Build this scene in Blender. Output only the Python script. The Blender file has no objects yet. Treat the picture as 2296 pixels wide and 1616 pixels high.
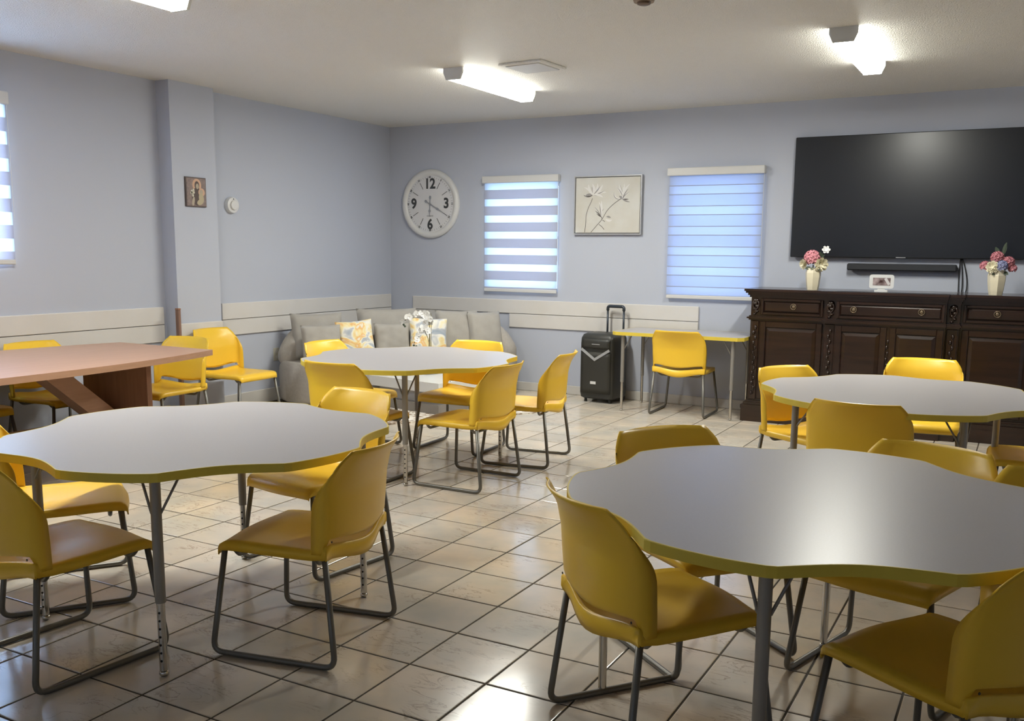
import bpy, math, random
from mathutils import Vector, Matrix
from bpy_extras.object_utils import world_to_camera_view
random.seed(7)
PI = math.pi
SC = bpy.context.scene
COL = SC.collection
sin, cos, R = math.sin, math.cos, math.radians

# ------------------------------------------------------------------ camera, world, exposure
cam = bpy.data.cameras.new('camera')
cam.sensor_width = 36.0
cam.lens = 2095.25 * 36.0 / 2296.0
cam.shift_x = -23.98 / 2296.0
cam.shift_y = 74.36 / 2296.0
cam.clip_start = 0.05
cam_o = bpy.data.objects.new('camera', cam)
COL.objects.link(cam_o)
cr, cu, cf = Vector((.87885137, .47698222, .01040293)), Vector((-.0808718, .12744826, .98854271)), Vector((-.47019146, .86962342, -.15058249))
M = Matrix((cr, cu, -cf)).transposed().to_4x4()
M.translation = Vector((2.89869, -4.64928, 1.51659))
cam_o.matrix_world = M
SC.camera = cam_o

XW, YW, HC = -3.75, 4.357, 2.908      # left wall, back wall, ceiling
XR, YF = 5.2, -7.0                    # right wall, wall behind the camera

w = bpy.data.worlds.new('sky')
SC.world = w
w.use_nodes = True
w.node_tree.nodes['Background'].inputs[0].default_value = (0.62, 0.76, 1.0, 1)
w.node_tree.nodes['Background'].inputs[1].default_value = 1.0

SC.view_settings.view_transform = 'Standard'
SC.view_settings.look = 'None'
SC.view_settings.gamma = 1.0
SC.view_settings.use_curve_mapping = False
SC.view_settings.exposure = 0.50
try:
    SC.cycles.use_denoising = True
    SC.cycles.max_bounces = 8
    SC.cycles.diffuse_bounces = 4
    SC.cycles.glossy_bounces = 3
    SC.cycles.transparent_max_bounces = 8
    SC.cycles.sample_clamp_indirect = 6.0
    SC.cycles.caustics_reflective = False
    SC.cycles.caustics_refractive = False
except Exception:
    pass

TUBE_E = 105.0           # fluorescent lens emission
DAY = (0.60, 0.76, 1.0)
def daylight_fill(name, loc, rot, sx, sy, power):
    l = bpy.data.lights.new(name, 'AREA')
    l.shape = 'RECTANGLE'
    l.size, l.size_y, l.energy, l.color = sx, sy, power, DAY
    o = bpy.data.objects.new(name, l)
    o.location = loc
    o.rotation_euler = rot
    COL.objects.link(o)
W1 = (-2.43, -1.56, 1.09, 2.24)        # openings: back wall (x0, x1, z0, z1)
W2 = (-.31, .57, 1.09, 2.26)
W3 = (-2.20, -.36, 1.40, 2.52)         # left wall (y0, y1, z0, z1)
daylight_fill('daylight_fill', ((W1[0]+W1[1])/2, YW+.45, (W1[2]+W1[3])/2), (-PI/2, 0, 0), .95, 1.25, 20)
daylight_fill('daylight_fill', ((W2[0]+W2[1])/2, YW+.45, (W2[2]+W2[3])/2), (-PI/2, 0, 0), .95, 1.25, 14)
daylight_fill('daylight_fill', (XW-.45, (W3[0]+W3[1])/2, (W3[2]+W3[3])/2), (0, -PI/2, 0), 1.25, 2.0, 190)
daylight_fill('daylight_fill', (1.0, YF+.25, 1.7), (PI/2, 0, 0), 4.5, 1.5, 6)     # weak fill added behind the camera, no opening there

# ------------------------------------------------------------------ materials
def mat(name, col=(.8, .8, .8), rough=.5, metal=0.0, spec=.5, coat=0.0, bump=None, noise=None, trans=0):
    """bump=(scale, strength, distance); noise=(scale, colour2, amount) mixes a second tone."""
    m = bpy.data.materials.new(name)
    m.use_nodes = True
    nt = m.node_tree
    b = nt.nodes['Principled BSDF']
    b.inputs['Base Color'].default_value = (*col, 1)
    b.inputs['Roughness'].default_value = rough
    b.inputs['Metallic'].default_value = metal
    b.inputs['Specular IOR Level'].default_value = spec
    b.inputs['Coat Weight'].default_value = coat
    b.inputs['Coat Roughness'].default_value = .12
    b.inputs['Transmission Weight'].default_value = trans
    tc = nt.nodes.new('ShaderNodeTexCoord')
    if noise:
        n = nt.nodes.new('ShaderNodeTexNoise')
        n.inputs['Scale'].default_value = noise[0]
        n.inputs['Detail'].default_value = 5
        nt.links.new(tc.outputs['Object'], n.inputs['Vector'])
        r = nt.nodes.new('ShaderNodeMapRange')
        r.inputs[1].default_value, r.inputs[2].default_value = .35, .68
        r.inputs[4].default_value = noise[2]
        nt.links.new(n.outputs['Fac'], r.inputs[0])
        mx = nt.nodes.new('ShaderNodeMix')
        mx.data_type = 'RGBA'
        mx.inputs[6].default_value = (*col, 1)
        mx.inputs[7].default_value = (*noise[1], 1)
        nt.links.new(r.outputs[0], mx.inputs[0])
        nt.links.new(mx.outputs[2], b.inputs['Base Color'])
    if bump:
        n = nt.nodes.new('ShaderNodeTexNoise')
        n.inputs['Scale'].default_value = bump[0]
        n.inputs['Detail'].default_value = 3
        nt.links.new(tc.outputs['Object'], n.inputs['Vector'])
        bp = nt.nodes.new('ShaderNodeBump')
        bp.inputs['Strength'].default_value = bump[1]
        bp.inputs['Distance'].default_value = bump[2]
        nt.links.new(n.outputs['Fac'], bp.inputs['Height'])
        nt.links.new(bp.outputs[0], b.inputs['Normal'])
    return m

def emat(name, col, e):
    m = bpy.data.materials.new(name)
    m.use_nodes = True
    b = m.node_tree.nodes['Principled BSDF']
    b.inputs['Base Color'].default_value = (.8, .8, .8, 1)
    b.inputs['Emission Color'].default_value = (*col, 1)
    b.inputs['Emission Strength'].default_value = e
    return m

def blind_mat(name, col, tcol, t, clear=0.0):
    m = bpy.data.materials.new(name)
    m.use_nodes = True
    nt = m.node_tree
    nt.nodes.clear()
    out = nt.nodes.new('ShaderNodeOutputMaterial')
    d = nt.nodes.new('ShaderNodeBsdfDiffuse'); d.inputs[0].default_value = (*col, 1)
    tr = nt.nodes.new('ShaderNodeBsdfTranslucent'); tr.inputs[0].default_value = (*tcol, 1)
    mx = nt.nodes.new('ShaderNodeMixShader'); mx.inputs[0].default_value = t
    nt.links.new(d.outputs[0], mx.inputs[1]); nt.links.new(tr.outputs[0], mx.inputs[2])
    last = mx
    if clear:
        tp = nt.nodes.new('ShaderNodeBsdfTransparent')
        m2 = nt.nodes.new('ShaderNodeMixShader'); m2.inputs[0].default_value = clear
        nt.links.new(mx.outputs[0], m2.inputs[1]); nt.links.new(tp.outputs[0], m2.inputs[2])
        last = m2
    nt.links.new(last.outputs[0], out.inputs[0])
    return m

def glass_mat():
    m = bpy.data.materials.new('window_glass')
    m.use_nodes = True
    nt = m.node_tree
    nt.nodes.clear()
    out = nt.nodes.new('ShaderNodeOutputMaterial')
    g = nt.nodes.new('ShaderNodeBsdfGlossy'); g.inputs['Roughness'].default_value = .02
    tp = nt.nodes.new('ShaderNodeBsdfTransparent')
    mx = nt.nodes.new('ShaderNodeMixShader'); mx.inputs[0].default_value = .93
    nt.links.new(g.outputs[0], mx.inputs[1]); nt.links.new(tp.outputs[0], mx.inputs[2])
    nt.links.new(mx.outputs[0], out.inputs[0])
    return m

def tile_mat():
    m = mat('glazed_marble_tile', (.60, .53, .46), .16, spec=.55)
    nt = m.node_tree
    b = nt.nodes['Principled BSDF']
    geo = nt.nodes.new('ShaderNodeNewGeometry')
    oi = nt.nodes.new('ShaderNodeObjectInfo')
    def node(t, **k):
        n = nt.nodes.new(t)
        for a, v in k.items():
            n.inputs[a].default_value = v
        return n
    # slow cloudy tone
    n1 = node('ShaderNodeTexNoise', Scale=3.1, Detail=4.0)
    nt.links.new(geo.outputs['Position'], n1.inputs['Vector'])
    cr1 = nt.nodes.new('ShaderNodeValToRGB')
    cr1.color_ramp.elements[0].color = (.50, .475, .42, 1); cr1.color_ramp.elements[0].position = .32
    cr1.color_ramp.elements[1].color = (.68, .58, .47, 1); cr1.color_ramp.elements[1].position = .68
    nt.links.new(n1.outputs['Fac'], cr1.inputs[0])
    # veins: shifted per tile
    sh = nt.nodes.new('ShaderNodeVectorMath'); sh.operation = 'MULTIPLY_ADD'
    cx = nt.nodes.new('ShaderNodeCombineXYZ')
    for i in range(3):
        nt.links.new(oi.outputs['Random'], cx.inputs[i])
    sh.inputs[1].default_value = (9, 7, 5)
    nt.links.new(cx.outputs[0], sh.inputs[0]); nt.links.new(geo.outputs['Position'], sh.inputs[2])
    mp = nt.nodes.new('ShaderNodeMapping'); mp.inputs['Rotation'].default_value = (0, 0, .6); mp.inputs['Scale'].default_value = (1, 2.6, 1)
    nt.links.new(sh.outputs[0], mp.inputs[0])
    n2 = node('ShaderNodeTexNoise', Scale=5.0, Detail=8.0, Distortion=1.2)
    n2.inputs['Roughness'].default_value = .62
    nt.links.new(mp.outputs[0], n2.inputs['Vector'])
    a1 = nt.nodes.new('ShaderNodeMath'); a1.operation = 'SUBTRACT'; a1.inputs[1].default_value = .5
    nt.links.new(n2.outputs['Fac'], a1.inputs[0])
    a2 = nt.nodes.new('ShaderNodeMath'); a2.operation = 'ABSOLUTE'; nt.links.new(a1.outputs[0], a2.inputs[0])
    mr = nt.nodes.new('ShaderNodeMapRange'); mr.inputs[1].default_value = .0; mr.inputs[2].default_value = .022
    mr.inputs[3].default_value = .55; mr.inputs[4].default_value = 0.0
    nt.links.new(a2.outputs[0], mr.inputs[0])
    n3 = node('ShaderNodeTexNoise', Scale=4.0, Detail=2.0)
    nt.links.new(sh.outputs[0], n3.inputs['Vector'])
    mr2 = nt.nodes.new('ShaderNodeMapRange'); mr2.inputs[1].default_value = .50; mr2.inputs[2].default_value = .62
    nt.links.new(n3.outputs['Fac'], mr2.inputs[0])
    mm = nt.nodes.new('ShaderNodeMath'); mm.operation = 'MULTIPLY'
    nt.links.new(mr.outputs[0], mm.inputs[0]); nt.links.new(mr2.outputs[0], mm.inputs[1])
    mx = nt.nodes.new('ShaderNodeMix'); mx.data_type = 'RGBA'
    mx.inputs[7].default_value = (.17, .10, .055, 1)
    nt.links.new(mm.outputs[0], mx.inputs[0]); nt.links.new(cr1.outputs[0], mx.inputs[6])
    # per-tile brightness
    mr3 = nt.nodes.new('ShaderNodeMapRange'); mr3.inputs[3].default_value = .88; mr3.inputs[4].default_value = 1.06
    nt.links.new(oi.outputs['Random'], mr3.inputs[0])
    hs = nt.nodes.new('ShaderNodeHueSaturation')
    nt.links.new(mr3.outputs[0], hs.inputs['Value']); nt.links.new(mx.outputs[2], hs.inputs['Color'])
    nt.links.new(hs.outputs[0], b.inputs['Base Color'])
    bp = nt.nodes.new('ShaderNodeBump'); bp.inputs['Strength'].default_value = .12; bp.inputs['Distance'].default_value = .004
    n4 = node('ShaderNodeTexNoise', Scale=7.0, Detail=1.0)
    nt.links.new(geo.outputs['Position'], n4.inputs['Vector'])
    nt.links.new(n4.outputs['Fac'], bp.inputs['Height']); nt.links.new(bp.outputs[0], b.inputs['Normal'])
    return m

def wood_mat(name, c1, c2, rough=.4, coat=0.0, axis=1, scale=14):
    m = mat(name, c1, rough, coat=coat)
    nt = m.node_tree
    b = nt.nodes['Principled BSDF']
    tc = nt.nodes.new('ShaderNodeTexCoord')
    mp = nt.nodes.new('ShaderNodeMapping')
    s = [scale] * 3; s[axis] = scale * .07
    mp.inputs['Scale'].default_value = s
    n = nt.nodes.new('ShaderNodeTexNoise'); n.inputs['Scale'].default_value = 1.6; n.inputs['Detail'].default_value = 6
    n.inputs['Distortion'].default_value = .6
    cr_ = nt.nodes.new('ShaderNodeValToRGB')
    cr_.color_ramp.elements[0].color = (*c1, 1); cr_.color_ramp.elements[0].position = .35
    cr_.color_ramp.elements[1].color = (*c2, 1); cr_.color_ramp.elements[1].position = .68
    nt.links.new(tc.outputs['Object'], mp.inputs[0]); nt.links.new(mp.outputs[0], n.inputs['Vector'])
    nt.links.new(n.outputs['Fac'], cr_.inputs[0]); nt.links.new(cr_.outputs[0], b.inputs['Base Color'])
    return m

def abstract_mat():
    m = mat('watercolour_print_fabric', (.8, .8, .7), .85)
    nt = m.node_tree
    b = nt.nodes['Principled BSDF']
    tc = nt.nodes.new('ShaderNodeTexCoord')
    oi = nt.nodes.new('ShaderNodeObjectInfo')
    va = nt.nodes.new('ShaderNodeVectorMath'); va.operation = 'ADD'
    cx = nt.nodes.new('ShaderNodeCombineXYZ')
    ml = nt.nodes.new('ShaderNodeMath'); ml.operation = 'MULTIPLY'; ml.inputs[1].default_value = 13
    nt.links.new(oi.outputs['Random'], ml.inputs[0]); nt.links.new(ml.outputs[0], cx.inputs[0])
    nt.links.new(tc.outputs['Object'], va.inputs[0]); nt.links.new(cx.outputs[0], va.inputs[1])
    n = nt.nodes.new('ShaderNodeTexNoise'); n.inputs['Scale'].default_value = 5.5; n.inputs['Detail'].default_value = 3
    n.inputs['Distortion'].default_value = 1.0
    nt.links.new(va.outputs[0], n.inputs['Vector'])
    cr_ = nt.nodes.new('ShaderNodeValToRGB')
    e = cr_.color_ramp.elements
    e[0].position = .30; e[0].color = (.33, .38, .45, 1)
    e[1].position = .42; e[1].color = (.50, .52, .55, 1)
    for p, c in ((.47, (.80, .78, .72)), (.53, (.82, .70, .38)), (.60, (.78, .45, .16)), (.66, (.80, .76, .66)), (.74, (.45, .48, .52))):
        q = e.new(p); q.color = (*c, 1)
    nt.links.new(n.outputs['Fac'], cr_.inputs[0]); nt.links.new(cr_.outputs[0], b.inputs['Base Color'])
    return m

def rug_mat():
    m = mat('brown_white_rug', (.7, .65, .6), .95)
    nt = m.node_tree
    b = nt.nodes['Principled BSDF']
    tc = nt.nodes.new('ShaderNodeTexCoord')
    n = nt.nodes.new('ShaderNodeTexNoise'); n.inputs['Scale'].default_value = 9; n.inputs['Detail'].default_value = 4; n.inputs['Distortion'].default_value = 2.2
    nt.links.new(tc.outputs['Object'], n.inputs['Vector'])
    cr_ = nt.nodes.new('ShaderNodeValToRGB')
    e = cr_.color_ramp.elements
    e[0].position = .44; e[0].color = (.27, .20, .14, 1)
    e[1].position = .54; e[1].color = (.72, .68, .62, 1)
    nt.links.new(n.outputs['Fac'], cr_.inputs[0]); nt.links.new(cr_.outputs[0], b.inputs['Base Color'])
    return m

MT = dict(
    wall=mat('wall_paint_blue_grey', (.475, .505, .59), .6, spec=.25, bump=(90, .12, .002)),
    ceil=mat('popcorn_ceiling', (.87, .855, .815), .55, spec=.5, bump=(110, 1.0, .014)),
    white=mat('white_paint', (.66, .64, .62), .5, noise=(3, (.60, .57, .53), .5)),
    base=mat('baseboard_paint', (.58, .56, .53), .5),
    grout=mat('dark_grout', (.055, .042, .028), .8),
    tile=tile_mat(),
    yellow=mat('yellow_plastic', (.86, .54, .040), .34, spec=.42, bump=(260, .05, .001)),
    edge=mat('yellow_edge_band', (.66, .50, .055), .45),
    lam=mat('grey_laminate', (.42, .40, .405), .33, spec=.5, noise=(160, (.46, .44, .45), .5)),
    under=mat('particle_board', (.25, .20, .15), .8),
    steel=mat('grey_powder_steel', (.17, .165, .15), .38, metal=.55),
    legp=mat('table_leg_paint', (.30, .285, .265), .42, metal=.4),
    chrome=mat('chrome', (.62, .60, .56), .2, metal=1.0),
    black=mat('matte_black', (.012, .012, .012), .5),
    hole=mat('punched_hole', (.03, .028, .022), .6),
    glass=glass_mat(),
    alum=mat('window_aluminium', (.55, .56, .58), .4, metal=.3),
    opaque=blind_mat('blind_opaque_band', (.62, .62, .66), (.50, .52, .60), .50),
    sheer=blind_mat('blind_sheer_band', (.72, .76, .80), (.74, .84, .93), .72, .05),
    opaque2=blind_mat('blind_closed_band', (.66, .68, .72), (.60, .70, .88), .62),
    sheer2=blind_mat('blind_closed_overlap', (.66, .68, .72), (.545, .645, .83), .61),
    pvc=mat('blind_cassette_white', (.62, .62, .62), .45),
    tube=emat('fluorescent_lens', (1.0, .99, .90), TUBE_E),
    tube2=emat('fluorescent_lens_side', (1.0, .99, .88), TUBE_E*.10),
    fix=mat('fixture_white', (.62, .62, .60), .45),
    sofa=mat('grey_boucle', (.40, .37, .335), .95, spec=.15, bump=(220, .5, .004), noise=(40, (.46, .43, .39), .6)),
    velvet=mat('grey_velvet', (.36, .34, .31), .9, spec=.2, bump=(160, .25, .002), noise=(9, (.42, .40, .37), .6)),
    abstract=abstract_mat(),
    rug=rug_mat(),
    brown=wood_mat('brown_laminate', (.42, .24, .15), (.47, .27, .175), .40, axis=1, scale=30),
    brownd=wood_mat('brown_board', (.27, .13, .075), (.33, .17, .10), .5, axis=2, scale=20),
    maho=wood_mat('dark_mahogany', (.013, .0055, .0035), (.027, .0105, .006), .28, coat=.4, axis=0, scale=16),
    mahod=mat('carved_mahogany', (.022, .010, .006), .32, coat=.3),
    bronze=mat('old_bronze', (.20, .15, .10), .4, metal=.7),
    tvb=mat('tv_bezel', (.012, .013, .016), .35),
    tvs=mat('tv_screen', (.010, .012, .018), .30, spec=.5),
    sbar=mat('soundbar_cloth', (.020, .022, .028), .7),
    tablew=mat('white_lacquer', (.72, .72, .70), .25),
    tableg=mat('taupe_lacquer', (.22, .20, .18), .3),
    grey=mat('grey_plinth', (.38, .37, .36), .5),
    vase=mat('cream_ceramic', (.72, .66, .50), .35),
    pink=mat('pink_petals', (.72, .33, .38), .7),
    rose=mat('dusty_rose_petals', (.55, .22, .26), .7),
    blue=mat('blue_petals', (.28, .30, .48), .7),
    cream=mat('cream_petals', (.75, .70, .52), .7),
    wpet=mat('white_petals', (.85, .85, .84), .55),
    leaf=mat('dark_leaf', (.05, .07, .045), .6),
    stem=mat('orchid_stem', (.17, .15, .08), .6),
    plast=mat('black_plastic', (.030, .030, .026), .42, bump=(60, .2, .002)),
    grille=mat('speaker_grille', (.040, .039, .033), .5, metal=.3, bump=(400, .5, .002)),
    silver=mat('silver_strip', (.42, .43, .44), .35, metal=.3),
    gunm=mat('dark_telescopic_metal', (.05, .06, .075), .35, metal=.6),
    wplast=mat('white_plastic', (.66, .66, .66), .4),
    beige=mat('beige_plate', (.50, .48, .40), .5),
    clockf=mat('clock_face', (.66, .66, .68), .5),
    clockn=mat('clock_numerals', (.045, .048, .052), .6),
    clockh=mat('clock_hands_silver', (.36, .37, .40), .4, metal=.5),
    sframe=mat('silver_frame', (.42, .42, .43), .4, metal=.3),
    dgap=mat('frame_shadow_gap', (.05, .05, .05), .7),
    canvas=mat('canvas_paint', (.55, .53, .48), .8, noise=(5, (.60, .60, .58), .8)),
    ink=mat('charcoal_stroke', (.10, .09, .085), .8),
    ink2=mat('soft_grey_stroke', (.27, .26, .26), .8),
    ink3=mat('pale_white_stroke', (.66, .65, .64), .8),
    pole=wood_mat('old_brown_wood', (.20, .11, .075), (.27, .16, .12), .6, axis=2, scale=30),
    i_bg=mat('print_mauve', (.20, .155, .15), .7, noise=(40, (.30, .23, .21), .9)),
    i_halo=mat('print_peach', (.58, .37, .26), .7),
    i_face=mat('print_skin', (.42, .36, .28), .7),
    i_robe=mat('print_robe', (.44, .38, .26), .7),
    i_dark=mat('print_dark', (.10, .075, .07), .7),
    i_flow=mat('print_flower', (.60, .57, .47), .7),
    screen=None,
)
m = mat('photo_screen', (.05, .02, .02), .3, noise=(16, (.5, .4, .4), .9))
MT['screen'] = m

# ------------------------------------------------------------------ mesh builder
class MB:
    def __init__(s): s.v, s.f = [], []
    def add(s, vs, fs):
        k = len(s.v)
        s.v += [tuple(p) for p in vs]
        s.f += [tuple(i + k for i in f) for f in fs]
        return s
    def box(s, x0, x1, y0, y1, z0, z1, rot=0, c=None, bev=0):
        if bev:
            b = min(bev, (x1-x0)/2.01, (y1-y0)/2.01, (z1-z0)/2.01)
            vs = []
            for z, i in ((z0, b), (z0+b, 0), (z1-b, 0), (z1, b)):
                for (sx, sy) in ((-1, -1), (1, -1), (1, 1), (-1, 1)):
                    X0, X1, Y0, Y1 = x0+i, x1-i, y0+i, y1-i
                    X = X1 if sx > 0 else X0; Y = Y1 if sy > 0 else Y0
                    if i: vs.append((X, Y, z)); vs.append((X, Y, z))
                    else:
                        if sx*sy > 0: vs += [(X, Y-sy*b, z), (X-sx*b, Y, z)] if sx > 0 else [(X, Y+b, z), (X+b, Y, z)]
                        else: vs += [(X-sx*b, Y, z), (X, Y-sy*b, z)]
            # ring order fix: sort each ring by angle
            out = []
            cx_, cy_ = (x0+x1)/2, (y0+y1)/2
            for r in range(4):
                ring = vs[r*8:r*8+8]
                if r in (1, 2): ring = sorted(ring, key=lambda p: math.atan2(p[1]-cy_, p[0]-cx_))
                else: ring = None
                out.append(ring)
            for r, q in ((0, 1), (3, 2)):
                z = z0 if r == 0 else z1
                out[r] = [(min(max(p[0], x0+b), x1-b), min(max(p[1], y0+b), y1-b), z) for p in out[q]]
            vs = [p for ring in out for p in ring]
            fs = [tuple(range(7, -1, -1)), tuple(range(24, 32))]
            for r in range(3):
                for i in range(8):
                    j = (i+1) % 8
                    fs.append((r*8+i, r*8+j, r*8+8+j, r*8+8+i))
        else:
            vs = [(x, y, z) for z in (z0, z1) for x, y in ((x0, y0), (x1, y0), (x1, y1), (x0, y1))]
            fs = [(3, 2, 1, 0), (4, 5, 6, 7), (0, 1, 5, 4), (1, 2, 6, 5), (2, 3, 7, 6), (3, 0, 4, 7)]
        if rot:
            c = c or ((x0+x1)/2, (y0+y1)/2)
            ca, sa = cos(rot), sin(rot)
            vs = [(c[0]+(x-c[0])*ca-(y-c[1])*sa, c[1]+(x-c[0])*sa+(y-c[1])*ca, z) for x, y, z in vs]
        return s.add(vs, fs)
    def beam(s, a, b, wd, th, up=(0, 0, 1)):
        a, b = Vector(a), Vector(b)
        d = (b-a).normalized(); sd = d.cross(Vector(up)).normalized(); u = sd.cross(d)
        vs = [p + sd*sx*wd/2 + u*su*th/2 for p in (a, b) for sx, su in ((-1, -1), (1, -1), (1, 1), (-1, 1))]
        return s.add(vs, [(0, 1, 2, 3), (7, 6, 5, 4), (0, 4, 5, 1), (1, 5, 6, 2), (2, 6, 7, 3), (3, 7, 4, 0)])
    def tube(s, pts, r, n=8, caps=True):
        pts = [Vector(p) for p in pts]
        rs = r if isinstance(r, (list, tuple)) else [r]*len(pts)
        k = len(s.v); ref = None
        for i, p in enumerate(pts):
            t = (pts[min(i+1, len(pts)-1)] - pts[max(i-1, 0)]).normalized()
            if ref is None:
                ref = Vector((0, 0, 1)) if abs(t.z) < .9 else Vector((1, 0, 0))
                ref = (ref - t*ref.dot(t)).normalized()
            else:
                ref = (ref - t*ref.dot(t)).normalized()
            q = t.cross(ref)
            for j in range(n):
                a = 2*PI*j/n
                s.v.append(tuple(p + (ref*cos(a)+q*sin(a))*rs[i]))
        for i in range(len(pts)-1):
            for j in range(n):
                s.f.append((k+i*n+j, k+i*n+(j+1) % n, k+(i+1)*n+(j+1) % n, k+(i+1)*n+j))
        if caps:
            s.f.append(tuple(k+j for j in range(n-1, -1, -1)))
            s.f.append(tuple(k+(len(pts)-1)*n+j for j in range(n)))
        return s
    def lathe(s, prof, c=(0, 0, 0), n=24, axis='z', caps=True, sx=1, sy=1, ph=0):
        k = len(s.v)
        for r, h in prof:
            for j in range(n):
                a = 2*PI*j/n + ph
                x, y = r*cos(a)*sx, r*sin(a)*sy
                if axis == 'z': p = (x, y, h)
                elif axis == 'y': p = (x, -h, y)      # h grows toward -y
                else: p = (h, x, y)                    # h grows toward +x
                s.v.append((p[0]+c[0], p[1]+c[1], p[2]+c[2]))
        m_ = len(prof)
        for i in range(m_-1):
            for j in range(n):
                s.f.append((k+i*n+j, k+i*n+(j+1) % n, k+(i+1)*n+(j+1) % n, k+(i+1)*n+j))
        if caps:
            s.f.append(tuple(k+j for j in range(n-1, -1, -1)))
            s.f.append(tuple(k+(m_-1)*n+j for j in range(n)))
        return s
    def grid(s, rows):
        k = len(s.v); m_ = len(rows[0])
        for r in rows: s.v += [tuple(p) for p in r]
        for i in range(len(rows)-1):
            for j in range(m_-1):
                s.f.append((k+i*m_+j, k+i*m_+j+1, k+(i+1)*m_+j+1, k+(i+1)*m_+j))
        return s
    def prism(s, poly, z0, z1):
        n = len(poly)
        vs = [(x, y, z0) for x, y in poly] + [(x, y, z1) for x, y in poly]
        fs = [tuple(range(n-1, -1, -1)), tuple(range(n, 2*n))] + [(i, (i+1) % n, n+(i+1) % n, n+i) for i in range(n)]
        return s.add(vs, fs)
    def obj(s, name, m, parent=None, smooth=False, loc=None, solid=0, recalc=True, sub=0, angle=None):
        me = bpy.data.meshes.new(name)
        me.from_pydata(s.v, [], s.f)
        me.materials.append(m)
        if smooth:
            me.polygons.foreach_set('use_smooth', [True]*len(me.polygons))
        me.update()
        if recalc:
            import bmesh
            b = bmesh.new(); b.from_mesh(me)
            bmesh.ops.recalc_face_normals(b, faces=b.faces)
            b.to_mesh(me); b.free()
        if smooth and angle:
            try: me.set_sharp_from_angle(angle=R(angle))
            except Exception: pass
        o = bpy.data.objects.new(name, me)
        COL.objects.link(o)
        if parent: o.parent = parent
        if loc: o.location = loc
        if solid:
            md = o.modifiers.new('thickness', 'SOLIDIFY'); md.thickness = solid; md.offset = 0
        if sub:
            md = o.modifiers.new('smooth', 'SUBSURF'); md.levels = sub; md.render_levels = sub
        return o

def tag(o, label, cat, group=None):
    o['label'] = label; o['category'] = cat
    if group: o['group'] = group
    return o
def struct(o):
    o['kind'] = 'structure'
    return o
def thing(name, label, cat, loc=(0, 0, 0), rz=0, group=None):
    o = bpy.data.objects.new(name, None)
    o.empty_display_size = .1
    o.location = loc; o.rotation_euler = (0, 0, rz)
    COL.objects.link(o)
    return tag(o, label, cat, group)
def copy_thing(src, loc, rz, label, group=None):
    r = src.copy(); COL.objects.link(r); r.location = loc; r.rotation_euler = (0, 0, rz); r['label'] = label
    if group: r['group'] = group
    for ch in list(src.children):
        c = ch.copy(); COL.objects.link(c); c.parent = r
        for g in ch.children:
            d = g.copy(); COL.objects.link(d); d.parent = c
    return r

def fillet(pts, rad, n=5):
    pts = [Vector(p) for p in pts]
    out = [pts[0]]
    for i in range(1, len(pts)-1):
        a, b, c = pts[i-1], pts[i], pts[i+1]
        d1, d2 = (a-b).normalized(), (c-b).normalized()
        p, q = b+d1*rad, b+d2*rad
        for k in range(n+1):
            t = k/n
            out.append(p*(1-t)**2 + b*2*t*(1-t) + q*t*t)
    out.append(pts[-1])
    return out

# ------------------------------------------------------------------ room shell
def wall_y(name, y0, y1, x0, x1, holes):
    mb = MB(); xs = x0
    for (a, b, c, d) in holes:
        mb.box(xs, a, y0, y1, 0, HC)
        mb.box(a, b, y0, y1, 0, c); mb.box(a, b, y0, y1, d, HC)
        xs = b
    mb.box(xs, x1, y0, y1, 0, HC)
    return struct(mb.obj(name, MT['wall']))
wall_back = wall_y('wall_back', YW, YW+.15, XW-.15, XR+.15, [W1, W2])
mb = MB()
a, b, c, d = W3
mb.box(XW-.15, XW, YF, a, 0, HC).box(XW-.15, XW, b, YW, 0, HC).box(XW-.15, XW, a, b, 0, c).box(XW-.15, XW, a, b, d, HC)
wall_left = struct(mb.obj('wall_left', MT['wall']))
wall_right = struct(MB().box(XR, XR+.15, YF, YW, 0, HC).obj('wall_right', MT['wall']))
wall_front = struct(MB().box(XW-.15, XR+.15, YF-.15, YF, 0, HC).obj('wall_front', MT['wall']))
ceiling = struct(MB().box(XW-.15, XR+.15, YF-.15, YW+.15, HC, HC+.12).obj('ceiling', MT['ceil']))
pillar = struct(MB().box(XW, -3.595, 1.065, 1.556, 0, HC).obj('wall_pillar', MT['wall']))

# floor: grout bed with every visible tile as its own piece
floor = struct(MB().box(XW-.15, XR+.15, YF-.15, YW+.15, -.12, -.003).obj('floor', MT['grout']))
S = .327
def tile_mb(cx_=0, cy_=0, mb=None):
    mb = mb or MB()
    h, g = S/2-.004, .003
    ring = lambda q, z: [(cx_-q, cy_-q, z), (cx_+q, cy_-q, z), (cx_+q, cy_+q, z), (cx_-q, cy_+q, z)]
    vs = ring(h, -.003) + ring(h, -.0012) + ring(h-g, 0.0)
    fs = [(8, 9, 10, 11)] + [(r*4+i, r*4+(i+1) % 4, r*4+4+(i+1) % 4, r*4+4+i) for r in (0, 1) for i in range(4)]
    return mb.add(vs, fs)
bpy.context.view_layer.update()
cells = []
for i in range(-12, 17):
    for j in range(-22, 14):
        x, y = (i+.5)*S, (j+.5)*S
        if x-S/2 < XW-.1 or y+S/2 > YW+.25: continue
        px = []
        for dx, dy in ((-1, -1), (1, -1), (1, 1), (-1, 1)):
            v = world_to_camera_view(SC, cam_o, Vector((x+dx*S/2, y+dy*S/2, 0)))
            px.append(v)
        if min(v.z for v in px) <= 0.05: vis = 0
        else:
            vis = max(v.x for v in px) > 0 and min(v.x for v in px) < 1 and max(v.y for v in px) > 0 and min(v.y for v in px) < 1
        dist = (Vector((x, y, 0))-cam_o.matrix_world.translation).length
        cells.append((0 if vis else 1, dist, x, y))
cells.sort()
proto_tile = None
rest = MB()
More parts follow.
